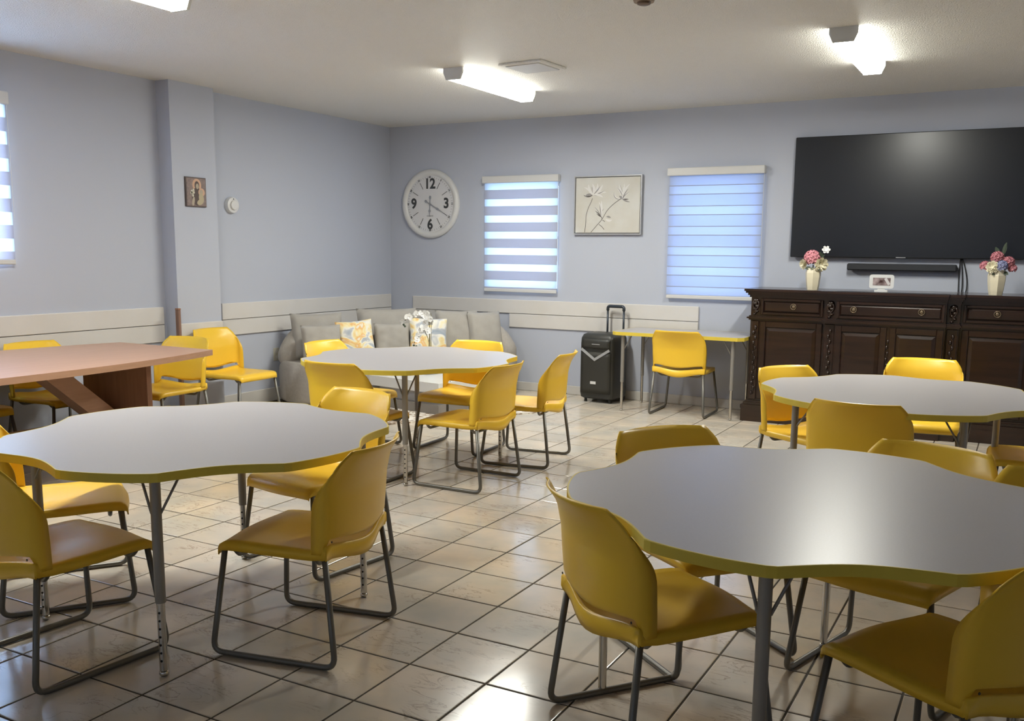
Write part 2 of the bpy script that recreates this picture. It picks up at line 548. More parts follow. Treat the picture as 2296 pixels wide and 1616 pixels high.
for n, (nv, dist, x, y) in enumerate(cells):
    if nv == 0 and n < 300:
        if proto_tile is None:
            proto_tile = tile_mb().obj('tile', MT['tile'], floor)
            o = proto_tile
        else:
            o = proto_tile.copy(); COL.objects.link(o); o.parent = floor
        o.location = (x, y, random.uniform(-.0004, .0004))
    else:
        tile_mb(x, y, rest)
o = rest.obj('far_tiles', MT['tile'], floor); o['kind'] = 'stuff'

# wainscot planks
def planks(name, parts, axis):
    root = None
    for k, (a, b, z0, z1) in enumerate(parts):
        mb = MB()
        if axis == 'left': mb.box(XW, XW+.020, a, b, z0+.002, z1-.002, bev=.003)
        elif axis == 'back': mb.box(a, b, YW-.020, YW, z0+.002, z1-.002, bev=.003)
        else: mb.box(-3.595, -3.575, a, b, z0+.002, z1-.002, bev=.003)
        if root is None:
            root = struct(MB().box(*( (XW, XW+.014, parts[0][0]+.003, parts[0][1]-.003, z0, z1) if axis == 'left' else
                         (parts[0][0]+.003, parts[0][1]-.003, YW-.014, YW, z0, z1) if axis == 'back' else
                         (-3.595, -3.581, parts[0][0]+.003, parts[0][1]-.003, z0, z1))).obj(name, MT['white']))
        mb.obj('plank', MT['white'], root)
planks('trim_1', [(-6.9, 1.03, .852, 1.005), (-6.9, 1.03, .700, .850)], 'left')
planks('trim_2', [(1.70, 4.335, .852, 1.005), (1.70, 4.335, .700, .850)], 'left')
planks('trim_3', [(-3.43, .010, .842, .992), (-3.43, -2.575, .690, .840), (-2.140, .010, .690, .840)], 'back')
planks('trim_4', [(1.065, 1.554, .700, .862)], 'pillar')
struct(MB().box(XW, XW+.015, 1.556, YW, 0, .135, bev=.004).obj('baseboard_left', MT['base']))
struct(MB().box(XW, XW+.015, YF, 1.065, 0, .135, bev=.004).obj('baseboard_left_near', MT['base']))
struct(MB().box(XW+.015, XR, YW-.015, YW, 0, .093, bev=.004).obj('baseboard_back', MT['base']))

# windows
def window(name, hole, side):
    x0, x1, z0, z1 = hole
    mb = MB(); t = .035
    def bx(a, b, c, d, e, f):   # along-wall a..b, depth c..d (outwards), height e..f
        if side == 'back': mb.box(a, b, YW+c, YW+d, e, f)
        else: mb.box(XW-d, XW-c, a, b, e, f)
    for q in ((x0, x0+t), (x1-t, x1)): bx(q[0], q[1], .06, .11, z0, z1)
    for q in ((z0, z0+t), (z1-t, z1), ((z0+z1)/2-.015, (z0+z1)/2+.015)): bx(x0+t, x1-t, .06, .11, q[0], q[1])
    fr = struct(mb.obj(name, MT['alum']))
    for za, zb in ((z0+t, (z0+z1)/2-.015), ((z0+z1)/2+.015, z1-t)):
        mb = MB()
        if side == 'back': mb.box(x0+t, x1-t, YW+.083, YW+.087, za, zb)
        else: mb.box(XW-.087, XW-.083, x0+t, x1-t, za, zb)
        mb.obj('pane', MT['glass'], fr)
window('window_1', W1, 'back'); window('window_2', W2, 'back'); window('window_3', W3, 'left')

def blind(label, x0, x1, ztop, zval, zbot, bands, side='back', closed=False):
    """origin on the wall, local x along the wall, -y into the room"""
    t = thing('zebra_blind', label, 'window blind', (x0, YW, 0) if side == 'back' else (XW, x0, 0), 0 if side == 'back' else PI/2, 'zebra roller blinds')
    W = x1-x0
    MB().box(0, W, -.075, -.004, zval, ztop, bev=.006).obj('cassette', MT['pvc'], t)
    f0, f1 = .018, W-.014
    z = zval+.01; k = 0
    mo, ms = (MT['opaque2'], MT['sheer2']) if closed else (MT['opaque'], MT['sheer'])
    for h in bands:
        zz = max(z-h, zbot+.045)
        if k % 2 == 0: MB().box(f0, f1, -.040, -.0385, zz, z).obj('sheer_band' if not closed else 'overlap_band', ms, t)
        else: MB().box(f0, f1, -.0415, -.0385, zz-.001, z+.001).obj('opaque_band', mo, t)
        if closed: MB().box(f0, f1, -.0432, -.0420, zz-.004, zz+.003).obj('shade_line', MT['opaque'], t)  # darker strip adds the shade line where fabric layers overlap
        z = zz; k += 1
        if z <= zbot+.046: break
    MB().box(f0, f1, -.050, -.030, zbot+.012, zbot+.048, bev=.005).obj('bottom_bar', MT['pvc'], t)
    MB().tube([(W-.008, -.05, zval), (W-.006, -.05, zbot+.35)], .0025, 6).obj('cord', MT['pvc'], t)
    return t
blind('open zebra blind with wide clear stripes, between the clock and the flower canvas', -2.466, -1.54, 2.317, 2.243, 1.062, [.083]+[.096, .078]*7)
blind('closed pale zebra blind glowing blue, right of the flower canvas', -.344, .614, 2.338, 2.262, 1.055, [.105]+[.084, .112]*7, closed=True)
blind('zebra blind on the left wall, cut by the left edge of the photo', -2.30, -.300, 2.610, 2.520, 1.37, [.10]+[.096, .095]*7, side='left')

# ------------------------------------------------------------------ ceiling fixtures
def ceiling_light(x, y, label):
    t = thing('ceiling_light', label, 'ceiling light', (x, y, HC), 0, 'fluorescent wrap lights')
    L, Wd, D = 1.22, .165, .085
    prof = [(-Wd/2, 0), (-Wd/2, -.040), (-Wd/2+.022, -D), (Wd/2-.022, -D), (Wd/2, -.040), (Wd/2, 0)]
    mb = MB(); n = len(prof)
    vs = [(p[0], yy, p[1]) for yy in (-L/2+.02, L/2-.02) for p in prof]
    mb.add(vs, [(i, i+1, n+i+1, n+i) for i in (2,)])
    mb.obj('lens', MT['tube'], t)
    MB().add(vs, [(i, i+1, n+i+1, n+i) for i in (0, 1, 3, 4)]).obj('lens_side', MT['tube2'], t)
    for s in (-1, 1):
        mb = MB(); y0, y1 = (-L/2, -L/2+.02) if s < 0 else (L/2-.02, L/2)
        g = .004; pr_ = [(-Wd/2-g, 0), (-Wd/2-g, -.037), (-Wd/2+.02, -D-g), (Wd/2-.02, -D-g), (Wd/2+g, -.037), (Wd/2+g, 0)]
        mb.add([(p[0], yy, p[1]) for yy in (y0, y1) for p in pr_], [(0, 1, 2, 3, 4, 5), (11, 10, 9, 8, 7, 6)]+[(i, (i+1) % 6, 6+(i+1) % 6, 6+i) for i in range(6)])
        mb.obj('end_cap', MT['fix'], t)
    MB().box(-Wd/2+.01, Wd/2-.01, -L/2+.02, L/2-.02, -.012, 0).obj('base_plate', MT['fix'], t)
ceiling_light(-1.155, 2.27, 'long lit wrap light on the ceiling above the sofa side, beside the vent plate')
ceiling_light(1.745, 2.21, 'lit wrap light on the ceiling above the television and sideboard')
ceiling_light(-1.40, -1.36, 'lit wrap light at the top left edge, only its far end showing')
v = thing('ceiling_vent', 'thin square beige cover plate on the ceiling behind the middle light', 'vent', (-.565, 1.86, HC), R(-4))
MB().box(-.19, .19, -.19, .19, -.018, 0, bev=.005).obj('cover_plate', MT['ceil'], v)
MB().box(-.15, .15, -.15, .15, -.024, -.018, bev=.003).obj('louvre_panel', MT['fix'], v)
v = thing('smoke_detector', 'small round brownish detector at the top edge of the photo', 'smoke detector', (.915, .36, HC))
MB().lathe([(.062, -.002), (.064, -.02), (.055, -.045)], n=20).obj('housing', mat('tan_plastic', (.30, .22, .15), .5), v, True, angle=40)
MB().lathe([(.038, -.045), (.036, -.056), (.025, -.060)], n=16).obj('sensor_cap', mat('brown_plastic', (.14, .09, .06), .5), v, True, angle=40)

# ------------------------------------------------------------------ chairs
def smooth01(t):
    t = min(max(t, 0), 1); return t*t*(3-2*t)
def chair_back():
    K = 1.0548
    rows = []
    zs = [i/22 for i in range(23)]
    cols = 17
    ztop, zc = .765, .655
    for v in zs:
        row = []
        zt = .405 + (ztop-.405)*v
        # half width and depth as functions of nominal height
        if zt > zc:
            q = (zt-zc)/(ztop-zc)
            hw = .188 + .050*(1-q**2.0)
        else: hw = .232+.006*smooth01((zt-.40)/.2)
        ys = -.197 - .012*smooth01((zt-.40)/.25) - .085*max(0, (zt-.60)/(.165))**1.7
        dc = .036 + .012*smooth01((zt-.6)/.16)
        wl = .044*(1-smooth01((zt-.56)/.15))
        for sgn in (-1,):
            row.append((-hw, ys+wl+.001, zt))
            row.append((-hw-.001, ys+.003, zt))
        n = cols-4
        zb = zt
        inner = hw-.018
        for k in range(n):
            u = -1+2*k/(n-1)
            zz = max(zt, .461-.020*cos(u*PI/2)**2) if v < .3 else zt
            dd = dc*(1-abs(u)**2.4)
            row.append((u*inner, ys-.014*(1-smooth01((zt-.62)/.1))-dd, zz))
        row.append((hw+.001, ys+.003, zt))
        row.append((hw, ys+wl+.001, zt))
        rows.append([(x*K, y*K, z*K) for x, y, z in row])
    return MB().grid(rows)
def chair_seat():
    K = 1.0548
    us = [-1+2*k/12 for k in range(13)]
    c2 = lambda u: cos(u*PI/2)**2
    rows = []
    def row(f, hw, flange=.028):
        r = []
        x, y, z = hw, *f(1.0)
        r.append((-hw-.001, y, z-flange))
        for u in us:
            yy, zz = f(abs(u)); r.append((u*hw, yy, zz))
        r.append((hw+.001, y, z-flange))
        rows.append([(a*K, b*K, c*K) for a, b, c in r])
    row(lambda u: (-.207-.038*c2(u), .388-.034*c2(u)), .233, .002)
    row(lambda u: (-.209-.040*c2(u), .400-.025*c2(u)), .235, .006)
    row(lambda u: (-.211-.040*c2(u), .432-.020*c2(u)), .236, .03)
    row(lambda u: (-.206-.036*c2(u), .436-.023*c2(u)), .235, .045)
    row(lambda u: (-.200-.030*c2(u), .428-.028*c2(u)), .234, .04)
    row(lambda u: (-.185-.022*c2(u), .416-.024*c2(u)), .233)
    for t, hw, dip, zz in ((-.15, .232, .026, .411), (-.10, .231, .026, .410), (-.04, .229, .022, .410), (.03, .227, .016, .410), (.10, .225, .007, .411), (.15, .223, -.001, .411), (.185, .221, -.005, .410)):
        row(lambda u, t=t, dip=dip, zz=zz: (t, zz-dip*c2(u)), hw)
    row(lambda u: (.207+.010*c2(u), .407+.004*c2(u)), .218)
    row(lambda u: (.222+.012*c2(u), .398+.004*c2(u)), .214, .022)
    row(lambda u: (.230+.013*c2(u), .384+.003*c2(u)), .211, .014)
    row(lambda u: (.232+.013*c2(u), .362), .208, .004)
    return MB().grid(rows)
def sled(sgn):
    K = 1.0548
    pts = fillet([(sgn*.205, .205, .400), (sgn*.249, .243, .0115), (sgn*.249, -.243, .0115), (sgn*.222, -.196, .405)], .045, 6)
    return MB().tube([(x*K, y*K, z*K if i not in () else z) for i, (x, y, z) in enumerate([tuple(p) for p in pts])], .0115, 8)
def make_chair(label, group):
    t = thing('stacking_chair', label, 'chair', group=group)
    chair_seat().obj('seat', MT['yellow'], t, True, solid=.006, recalc=False)
    chair_back().obj('backrest', MT['yellow'], t, True, solid=.007, recalc=False)
    for s in (-1, 1):
        o = sled(s).obj('sled_leg', MT['steel'], t, True)
    mb = MB()
    for y in (.175, -.16):
        mb.tube(fillet([(-.225, y, .412), (-.19, y, .374), (.19, y, .374), (.225, y, .412)], .02, 3), .009, 8)
    mb.obj('crossbar', MT['steel'], t, True)
    for s in (-1, 1):
        MB().beam((s*.213, .20, .415), (s*.213, .10, .418), .022, .022).obj('bracket', MT['steel'], t)
        MB().lathe([(.004, 0), (.004, .002)], (s*.225, -.232, .475), 8, 'y').obj('rivet', MT['hole'], t)
    return t
CH = [ # x, y, deg, label, group
 (.484, -1.948, 101.7, 'yellow chair turned away at the near right side of the near left table', 'A'),
 (-.112, -1.193, 172.0, 'yellow chair facing us across the right rear edge of the near left table', 'A'),
 (-.192, -2.532, 354, 'yellow chair seen from behind in the lower left corner of the photo', 'A'),
 (-.771, -2.092, 324.2, 'yellow chair at the left end of the near left table, pale glare on its seat', 'A'),
 (-.303, .515, 90.5, 'yellow chair seen from behind, nearest on the right of the middle table', 'C'),
 (-.280, 1.297, 98.7, 'yellow chair standing a little apart, farthest right of the middle table', 'C'),
 (-.926, 1.399, 182.0, 'yellow chair facing us behind the middle table, in front of the sofa right half', 'C'),
 (-.998, .270, 359.6, 'yellow chair seen from behind at the near left side of the middle table', 'C'),
 (-1.635, 1.00, 270, 'yellow chair at the far left end of the middle table, by the patterned pillow', 'C'),
 (.051, 3.864, 2.0, 'yellow chair facing the wall at the small table beside the rolling speaker', 'desk'),
 (1.940, -1.951, 321.8, 'large yellow chair in the foreground at the left end of the near right table', 'B'),
 (1.859, -1.262, 232.0, 'yellow chair tucked behind the left rear of the near right table', 'B'),
 (2.540, -1.174, 163.9, 'yellow chair facing us behind the near right table, seat under its top', 'B'),
 (2.776, -1.948, 60.1, 'yellow chair with a shaded seat in the lower right corner of the photo', 'B'),
 (3.075, -1.40, 180.0, 'yellow chair back cut by the right edge, behind the near right table', 'B'),
 (1.796, 1.181, 235.0, 'yellow chair at the left end of the table before the sideboard', 'D'),
 (2.205, .385, 357.5, 'yellow chair seen square from behind, between the two right tables', 'D'),
 (2.307, 2.049, 185.4, 'yellow chair facing us between the right rear table and the sideboard doors', 'D'),
 (3.005, 1.141, 95.0, 'yellow chair at the right end of the rear right table, only its seat showing', 'D'),
 (-3.215, 1.36, 272.1, 'empty yellow chair standing against the pillar beside the sofa', None),
 (-3.013, .36, 183.8, 'yellow chair at the right end of the long brown table', 'T'),
 (-3.36, -.27, 271.5, 'yellow chair against the left wall behind the long brown table', 'T'),
 (-3.36, -1.02, 271.5, 'yellow chair behind the brown table at the left edge, only its seat showing', 'T'),
]
GR = {'A': 'yellow chairs around the near left table', 'B': 'yellow chairs around the near right table', 'C': 'yellow chairs around the middle table',
      'D': 'yellow chairs around the rear right table', 'T': 'yellow chairs at the brown table', 'desk': 'yellow stacking chairs', None: 'yellow stacking chairs'}
first = None
for (x, y, a, lab, g) in CH:
    if first is None:
        first = make_chair(lab, GR[g]); first.location = (x, y, 0); first.rotation_euler = (0, 0, R(a))
    else: copy_thing(first, (x, y, 0), R(a), lab, GR[g])

# ------------------------------------------------------------------ flower tables
def flower(n=180, off=0, ph=0):
    out = []
    for k in range(n):
        th = 2*PI*k/n
        a = (th-ph+PI/6) % (PI/3)-PI/6
        hw = R(16.5)
        r = .762-(.075*cos(a/hw*PI/2)**.9 if abs(a) < hw else 0)
        out.append(((r+off)*cos(th), (r+off)*sin(th)))
    return out
def make_table(label):
    t = thing('flower_table', label, 'table', group='grey flower-shaped activity tables')
    pr_ = flower(off=-.004)
    MB().prism(pr_, .738, .768).obj('tabletop', MT['lam'], t)
    o1, o2 = flower(off=0), flower(off=-.006)
    mb = MB(); n = len(o1)
    rings = [[(x, y, .7372) for x, y in o2], [(x, y, .7372) for x, y in o1], [(x, y, .766) for x, y in o1], [(x, y, .7682) for x, y in flower(off=-.0012)], [(x, y, .7682) for x, y in o2]]
    vs = [p for r_ in rings for p in r_]
    fs = [(r_*n+i, r_*n+(i+1) % n, (r_+1)*n+(i+1) % n, (r_+1)*n+i) for r_ in range(4) for i in range(n)]
    mb.add(vs, fs).obj('edge_band', MT['edge'], t)
    for da in (-49.5, 49.5, 130.5, 229.5):
        a = R(-30+da)
        x, y = .645*cos(a), .645*sin(a)
        lg = MB().tube([(x, y, .7365), (x, y, .275)], .0185, 14).obj('leg', MT['legp'], t, True, angle=50)
        MB().tube([(x, y, .275), (x, y, .022)], .0145, 12).obj('chrome_insert', MT['chrome'], lg, True, angle=50)
        MB().lathe([(.009, .020), (.016, .016), (.017, .008), (.010, .001)], (x, y, 0), 12).obj('glide', MT['chrome'], lg, True)
        mb = MB()
        for q in range(7):
            z = .06+.03*q
            for s in (1, -1):
                ca, sa = cos(a+PI/2), sin(a+PI/2)
                mb.lathe([(.0045, 0), (.0045, .0012)], (x+.0, y-.0140, z), 6, 'y')
        mb.obj('adjusting_hole', MT['hole'], lg)
        mb = MB()
        for s in (-1, 1):
            tx, ty = -sin(a)*s, cos(a)*s
            ix, iy = -cos(a), -sin(a)
            mb.tube([(x+tx*.016, y+ty*.016, .60), (x+tx*.075+ix*.07, y+ty*.075+iy*.07, .7368)], .005, 6)
        mb.obj('brace', MT['legp'], lg, True)
        mb = MB().lathe([(.045, .737), (.045, .731)], (x, y, 0), 16)
        mb.obj('mounting_plate', MT['steel'], lg)
    return t
TB = [(-.071, -1.933, 22.0, 'grey flower-shaped table with yellow edge, near left, nothing on it'),
      (2.327, -1.688, 52.4+120, 'grey flower-shaped table with yellow edge in the right foreground'),
      (-.922, .754, 21.0, 'grey flower-shaped table with yellow edge in the middle, before the sofa'),
      (2.306, .853, 23.0, 'grey flower-shaped table with yellow edge at the right rear, before the dark sideboard')]
tb = None
for x, y, ph, lab in TB:
    if tb is None: tb = make_table(lab); tb.location = (x, y, 0); tb.rotation_euler = (0, 0, R(ph))
    else: copy_thing(tb, (x, y, 0), R(ph), lab)

# small rectangular table at the back wall
t = thing('side_table', 'small rectangular grey table with yellow edge against the back wall', 'table', (.018, 3.955, 0), R(.5))
def crect(hx, hy, c): return [(-hx+c, -hy), (hx-c, -hy), (hx, -hy+c), (hx, hy-c), (hx-c, hy), (-hx+c, hy), (-hx, hy-c), (-hx, -hy+c)]
MB().prism(crect(.634, .329, .05), .735, .766).obj('tabletop', MT['lam'], t)
mb = MB(); a_, b_ = crect(.639, .334, .05), crect(.633, .328, .05)
vs = [(x, y, z) for z in (.734, .7662) for x, y in a_]+[(x, y, z) for z in (.734, .7662) for x, y in b_]
mb.add(vs, [(i, (i+1) % 8, 8+(i+1) % 8, 8+i) for i in range(8)]+[(8+i, 8+(i+1) % 8, 24+(i+1) % 8, 24+i) for i in range(8)]+[(i, (i+1) % 8, 16+(i+1) % 8, 16+i) for i in range(8)]).obj('edge_band', MT['edge'], t)
for sx in (-1, 1):
    for sy in (-1, 1):
        x, y = sx*.535, sy*.272
        lg = MB().tube([(x, y, .735), (x, y, .28)], .0175, 12).obj('leg', MT['legp'], t, True, angle=50)
        MB().tube([(x, y, .28), (x, y, .02)], .0135, 12).obj('chrome_insert', MT['chrome'], lg, True, angle=50)
        MB().lathe([(.009, .020), (.016, .014), (.015, .006), (.008, .001)], (x, y, 0), 12).obj('glide', MT['chrome'], lg, True)
        MB().tube([(x-sx*.015, y, .60), (x-sx*.09, y, .735)], .005, 6).obj('brace', MT['legp'], lg, True)

# ------------------------------------------------------------------ long brown table
t = thing('conference_table', 'long brown boat-shaped conference table along the left wall', 'table', (-2.83, -1.19, 0))
L2 = 1.44
prof = []
def bw(s): return .50+.20*(1-abs(s)**2.2)
N = 24
right = [(bw(-1+2*k/N), -L2+2*L2*k/N) for k in range(N+1)]
poly = right + [(-x, y) for x, y in reversed(right)]
MB().prism(poly, .742, .782).obj('tabletop', MT['brown'], t)
for s in (1, -1):
    MB().box(-.34, .34, s*1.0-.02, s*1.0+.02, 0, .742).obj('end_panel', MT['brownd'], t)
    MB().beam((0, s*.44, .70), (0, s*.975, .235), .15, .13, up=(0, 0, 1)).obj('diagonal_brace', MT['brown'], t)
MB().box(-.03, .03, -.98, .98, .20, .32).obj('stretcher', MT['brownd'], t)
MB().box(-.04, .04, -.75, .75, .66, .742).obj('top_rail', MT['brownd'], t)

# ------------------------------------------------------------------ sofa in the corner
def ring(O, rc, hw, a0, a1, cap, z0, z1, rr, n=40, lean=0.0, endz=0.0):
    """rounded band swept about O from a0 to a1 (degrees), ends rounded in plan"""
    rows = []
    A0, A1 = R(a0), R(a1)
    for k in range(n+1):
        a = A0+(A1-A0)*k/n
        s = min(abs(a-A0), abs(A1-a))*rc
        f = 1.0 if s >= cap else math.sqrt(max(0.0, 1-(1-s/cap)**2))
        f = max(f, .02)
        w_ = hw-cap+cap*f if hw > cap else hw*f
        h = (z1-z0)
        hz = 1.0
        r_ = min(rr, w_*.95)
        prof = []
        m_ = 5
        zt = z0+h*(1-endz*(1-min(1, s/.30))**2)
        for q in range(m_+1):
            b = PI/2*q/m_
            prof.append((w_-r_+r_*sin(b), zt-r_+r_*cos(b)))
        lo = min(.03, w_*.5)
        prof += [(w_, z0+lo), (w_-lo, z0), (-w_+lo, z0), (-w_, z0+lo)]
        for q in range(m_+1):
            b = PI/2*(1-q/m_)
            prof.append((-w_+r_-r_*sin(b), zt-r_+r_*cos(b)))
        row = []
        for (d, z) in prof:
            rad = rc+d+lean*(z-z0)
            row.append((O[0]+rad*cos(a), O[1]+rad*sin(a), z))
        row.append(row[0])
        rows.append(row)
    mb = MB().grid(rows)
    m_ = len(rows[0])-1
    mb.f.append(tuple(range(m_))); mb.f.append(tuple(n*(m_+1)+j for j in range(m_-1, -1, -1)))
    return mb
SO = (-1.40, 2.0)
t = thing('curved_sofa', 'low rounded grey boucle sofa curving through the room corner', 'sofa', (0, 0, 0))
ring(SO, 1.955, .36, 174, 103, .24, .035, .425, .09).obj('seat_base', MT['sofa'], t, True)
ring(SO, 2.19, .115, 172.5, 104, .11, .40, .765, .11, lean=.02, endz=.75, n=80).obj('backrest', MT['sofa'], t, True)
mb = MB()
for a in (166, 150, 135, 120, 110):
    for rr_ in (1.8, 2.15):
        mb.tube([(SO[0]+rr_*cos(R(a)), SO[1]+rr_*sin(R(a)), 0), (SO[0]+rr_*cos(R(a)), SO[1]+rr_*sin(R(a)), .036)], .025, 8)
mb.obj('foot', MT['black'], t)

def pillow(name, label, ang, rad, wd, ht, th, m_, z=.425, tilt=14, roll=0, yaw=0, grp=None):
    """ang: place along the sofa arc; the pillow faces the arc centre"""
    x, y = SO[0]+rad*cos(R(ang)), SO[1]+rad*sin(R(ang))
    n = 18
    mbs = MB()
    top, bot = [], []
    for side, arr in ((1, top), (-1, bot)):
        for i in range(n+1):
            row = []
            for j in range(n+1):
                u, v_ = -1+2*i/n, -1+2*j/n
                e = max(0, (1-abs(u)**3.0)*(1-abs(v_)**3.0))
                pin = 1-.055*(1-v_*v_)*abs(u)**6
                pin2 = 1-.055*(1-u*u)*abs(v_)**6
                wr = .004*sin(9*u+5*v_)*sin(7*v_-3*u)+.003*sin(17*u*v_+2)
                row.append((u*pin*wd/2, side*(th/2*e**.42+wr*e), (v_*pin2*.5+.5)*ht))
            arr.append(row)
    mbs.grid(top); mbs.grid(bot)
    o = mbs.obj(name, m_, None, True)
    o.location = (x, y, z)
    fa = R(ang)+PI/2   # local -y faces the centre
    o.rotation_mode = 'XYZ'
    o.rotation_euler = (-R(tilt), R(roll), R(ang)-PI/2+R(yaw))
    return tag(o, label, 'pillow', grp)
G1, G2, G3 = 'large grey back pillows', 'small grey pillows', 'patterned pillows'
V = MT['velvet']
pillow('back_pillow', 'large grey pillow at the left end of the sofa', 163.8, 2.00, .52, .47, .19, V, grp=G1, yaw=-22)
pillow('back_pillow', 'large grey pillow in the middle of the sofa, behind the smaller ones', 141.5, 2.00, .64, .50, .19, V, grp=G1, yaw=-3)
pillow('back_pillow', 'large grey boxy pillow on the right half of the sofa', 120.5, 1.97, .46, .48, .19, V, grp=G1, yaw=12)
pillow('back_pillow', 'large grey pillow turned sideways at the right end of the pillow row', 111.5, 1.99, .38, .47, .18, V, grp=G1, yaw=34)
pillow('throw_pillow', 'small grey pillow in front of the leftmost large pillow', 166.8, 1.78, .40, .37, .15, V, grp=G2, yaw=-20)
pillow('throw_pillow', 'small grey pillow between the two patterned pillows', 142.2, 1.76, .37, .36, .15, V, grp=G2, yaw=-5)
pillow('throw_pillow', 'yellow, orange and grey patterned pillow left of the orchid', 154.1, 1.76, .38, .40, .14, MT['abstract'], grp=G3, yaw=-8, roll=-4)
pillow('throw_pillow', 'yellow and blue-grey patterned pillow behind the orchid', 130.2, 1.76, .40, .41, .14, MT['abstract'], grp=G3, yaw=6, roll=3)

# ------------------------------------------------------------------ coffee table, orchid, rug
ct = R(-9.4)
t = thing('coffee_table', 'low white block coffee table with taupe base in front of the sofa', 'coffee table', (-2.29, 2.548, .0125), ct)
hw_ = .462
def chp(h, y0, y1, c): return [(-h, y0), (h, y0), (h, y1-.05), (h-.05, y1), (-h+c, y1), (-h, y1-c)]
MB().prism(chp(hw_, 0, .66, .34), .195, .290).obj('top_slab', MT['tablew'], t)
MB().prism(chp(hw_-.07, .07, .59, .30), .085, .195).obj('recessed_body', MT['grey'], t)
MB().prism(chp(hw_, .0, .66, .34), 0, .085).obj('base_slab', MT['tableg'], t)
MB().lathe([(.006, 0), (.010, .008)], (hw_-.02, 0, .225), 8, 'y').obj('knob', MT['chrome'], t)

rugd = Vector((.565, .825, 0)).normalized(); rn = Vector((-.825, .565, 0)).normalized()
P1 = Vector((-.975, 3.33, 0)); P0 = P1-rugd*2.0
mb = MB()
n = 20
c4 = [P0, P1, P1+rn*1.15, P0+rn*1.15]
pts = []
for k in range(4):
    a_, b_ = c4[k], c4[(k+1) % 4]
    for q in range(n):
        s = q/n
        p = a_.lerp(b_, s)
        pts.append((p.x+random.uniform(-.006, .006), p.y+random.uniform(-.006, .006)))
mb.prism(pts, .0005, .012)
tag(mb.obj('area_rug', MT['rug']), 'brown and white mottled rug under the coffee table', 'rug')

def bez(p, n=14):
    p = [Vector(q) for q in p]
    out = []
    for k in range(n+1):
        s = k/n
        out.append(p[0]*(1-s)**3+p[1]*3*s*(1-s)**2+p[2]*3*s*s*(1-s)+p[3]*s**3)
    return out
def petal_ring(mb, c, nrm, r, n, w_, lift, ph=0, pinch=.6):
    c = Vector(c); nrm = Vector(nrm).normalized()
    a = nrm.cross(Vector((0, 0, 1)) if abs(nrm.z) < .9 else Vector((1, 0, 0))).normalized(); b = nrm.cross(a)
    for k in range(n):
        th = 2*PI*k/n+ph
        d = a*cos(th)+b*sin(th); s = nrm.cross(d)
        rows = []
        for q in range(5):
            f = q/4
            ww = w_*r*math.sqrt(max(0, sin(PI*(f*.82+.10))))
            ce = c+d*r*f+nrm*(lift*r*f*f)
            rows.append([ce-s*ww+nrm*.12*r*f, ce, ce+s*ww+nrm*.12*r*f])
        mb.grid(rows)
camv = cam_o.matrix_world.translation
t = thing('orchid', 'white orchid with two arching sprays, standing on the coffee table', 'potted orchid', (-2.32, 3.02, .3025))
MB().lathe([(.085, 0), (.095, .012), (.098, .014), (.05, .016)], n=24).obj('saucer', MT['wplast'], t, True, angle=40)
MB().lathe([(.045, .014), (.062, .04), (.068, .12), (.060, .125), (.050, .10)], n=24).obj('pot', MT['tablew'], t, True, angle=50)
mb = MB()
for k in range(5):
    a = k*1.35
    rows = []
    for q in range(6):
        f = q/5; ww = .030*sin(PI*(f*.85+.12))
        p = Vector((cos(a)*.19*f, sin(a)*.19*f, .11+.10*f-.10*f*f)); s = Vector((-sin(a), cos(a), 0))
        rows.append([p-s*ww+Vector((0, 0, .008)), p, p+s*ww+Vector((0, 0, .008))])
    mb.grid(rows)
mb.obj('leaf', MT['leaf'], t, True)
rt = Vector((.88, .477, 0))     # sideways as the sprays lean
s1 = bez([(.01, 0, .10), rt*.03+Vector((0, 0, .45)), rt*.10+Vector((0, 0, .70)), rt*-.10+Vector((0, 0, .66))])
s1 = [Vector((0, 0, .1))]+bez([(0, 0, .12), rt*.02+Vector((0, 0, .50)), rt*.07+Vector((0, 0, .74)), rt*-.24+Vector((0, 0, .52))], 18)
s2 = bez([rt*.012+Vector((0, 0, .12)), rt*.035+Vector((0, 0, .46)), rt*.02+Vector((0, 0, .56)), rt*-.14+Vector((0, 0, .30))], 16)
s3 = bez([rt*.012+Vector((0, 0, .30)), rt*.0+Vector((0, 0, .38)), rt*-.04+Vector((0, 0, .44)), rt*-.06+Vector((0, 0, .43))], 8)
MB().tube(s1, .0045, 6).obj('stem', MT['stem'], t, True)
MB().tube(s2, .004, 6).obj('stem', MT['stem'], t, True)
MB().tube(s3, .0035, 6).obj('stem', MT['stem'], t, True)
MB().tube([rt*.03+Vector((0, 0, .1)), rt*.032+Vector((0, 0, .60))], .003, 6).obj('support_stick', MT['stem'], t, True)
def orchid_flower(c, r):
    mb = MB()
    nr = (camv-(Vector(c)+Vector((-2.32, 3.02, .30)))).normalized()+Vector((random.uniform(-.6, .6), random.uniform(-.5, .5), random.uniform(-.5, .2)))
    petal_ring(mb, c, nr, r, 3, .42, .15, random.random()*6)
    petal_ring(mb, Vector(c)+nr.normalized()*.003, nr, r*1.05, 2, .62, .15, random.random()*6)
    petal_ring(mb, Vector(c)+nr.normalized()*.006, nr, r*.4, 3, .5, .6, random.random()*6)
    mb.obj('bloom', MT['wpet'], t, True)
for k in (8, 9, 10, 11, 12, 13, 14, 15, 16, 17, 18):
    p = s1[k+1 if k+1 < len(s1) else -1]+Vector((random.uniform(-.015, .015), random.uniform(-.02, .02), random.uniform(-.015, .012)))
    if 7 < k: orchid_flower(p, random.uniform(.034, .044))
for k in (8, 10, 11, 12, 13, 14, 15):
    orchid_flower(s2[k]+Vector((random.uniform(-.02, .02), random.uniform(-.02, .02), random.uniform(-.01, .02))), random.uniform(.030, .040))
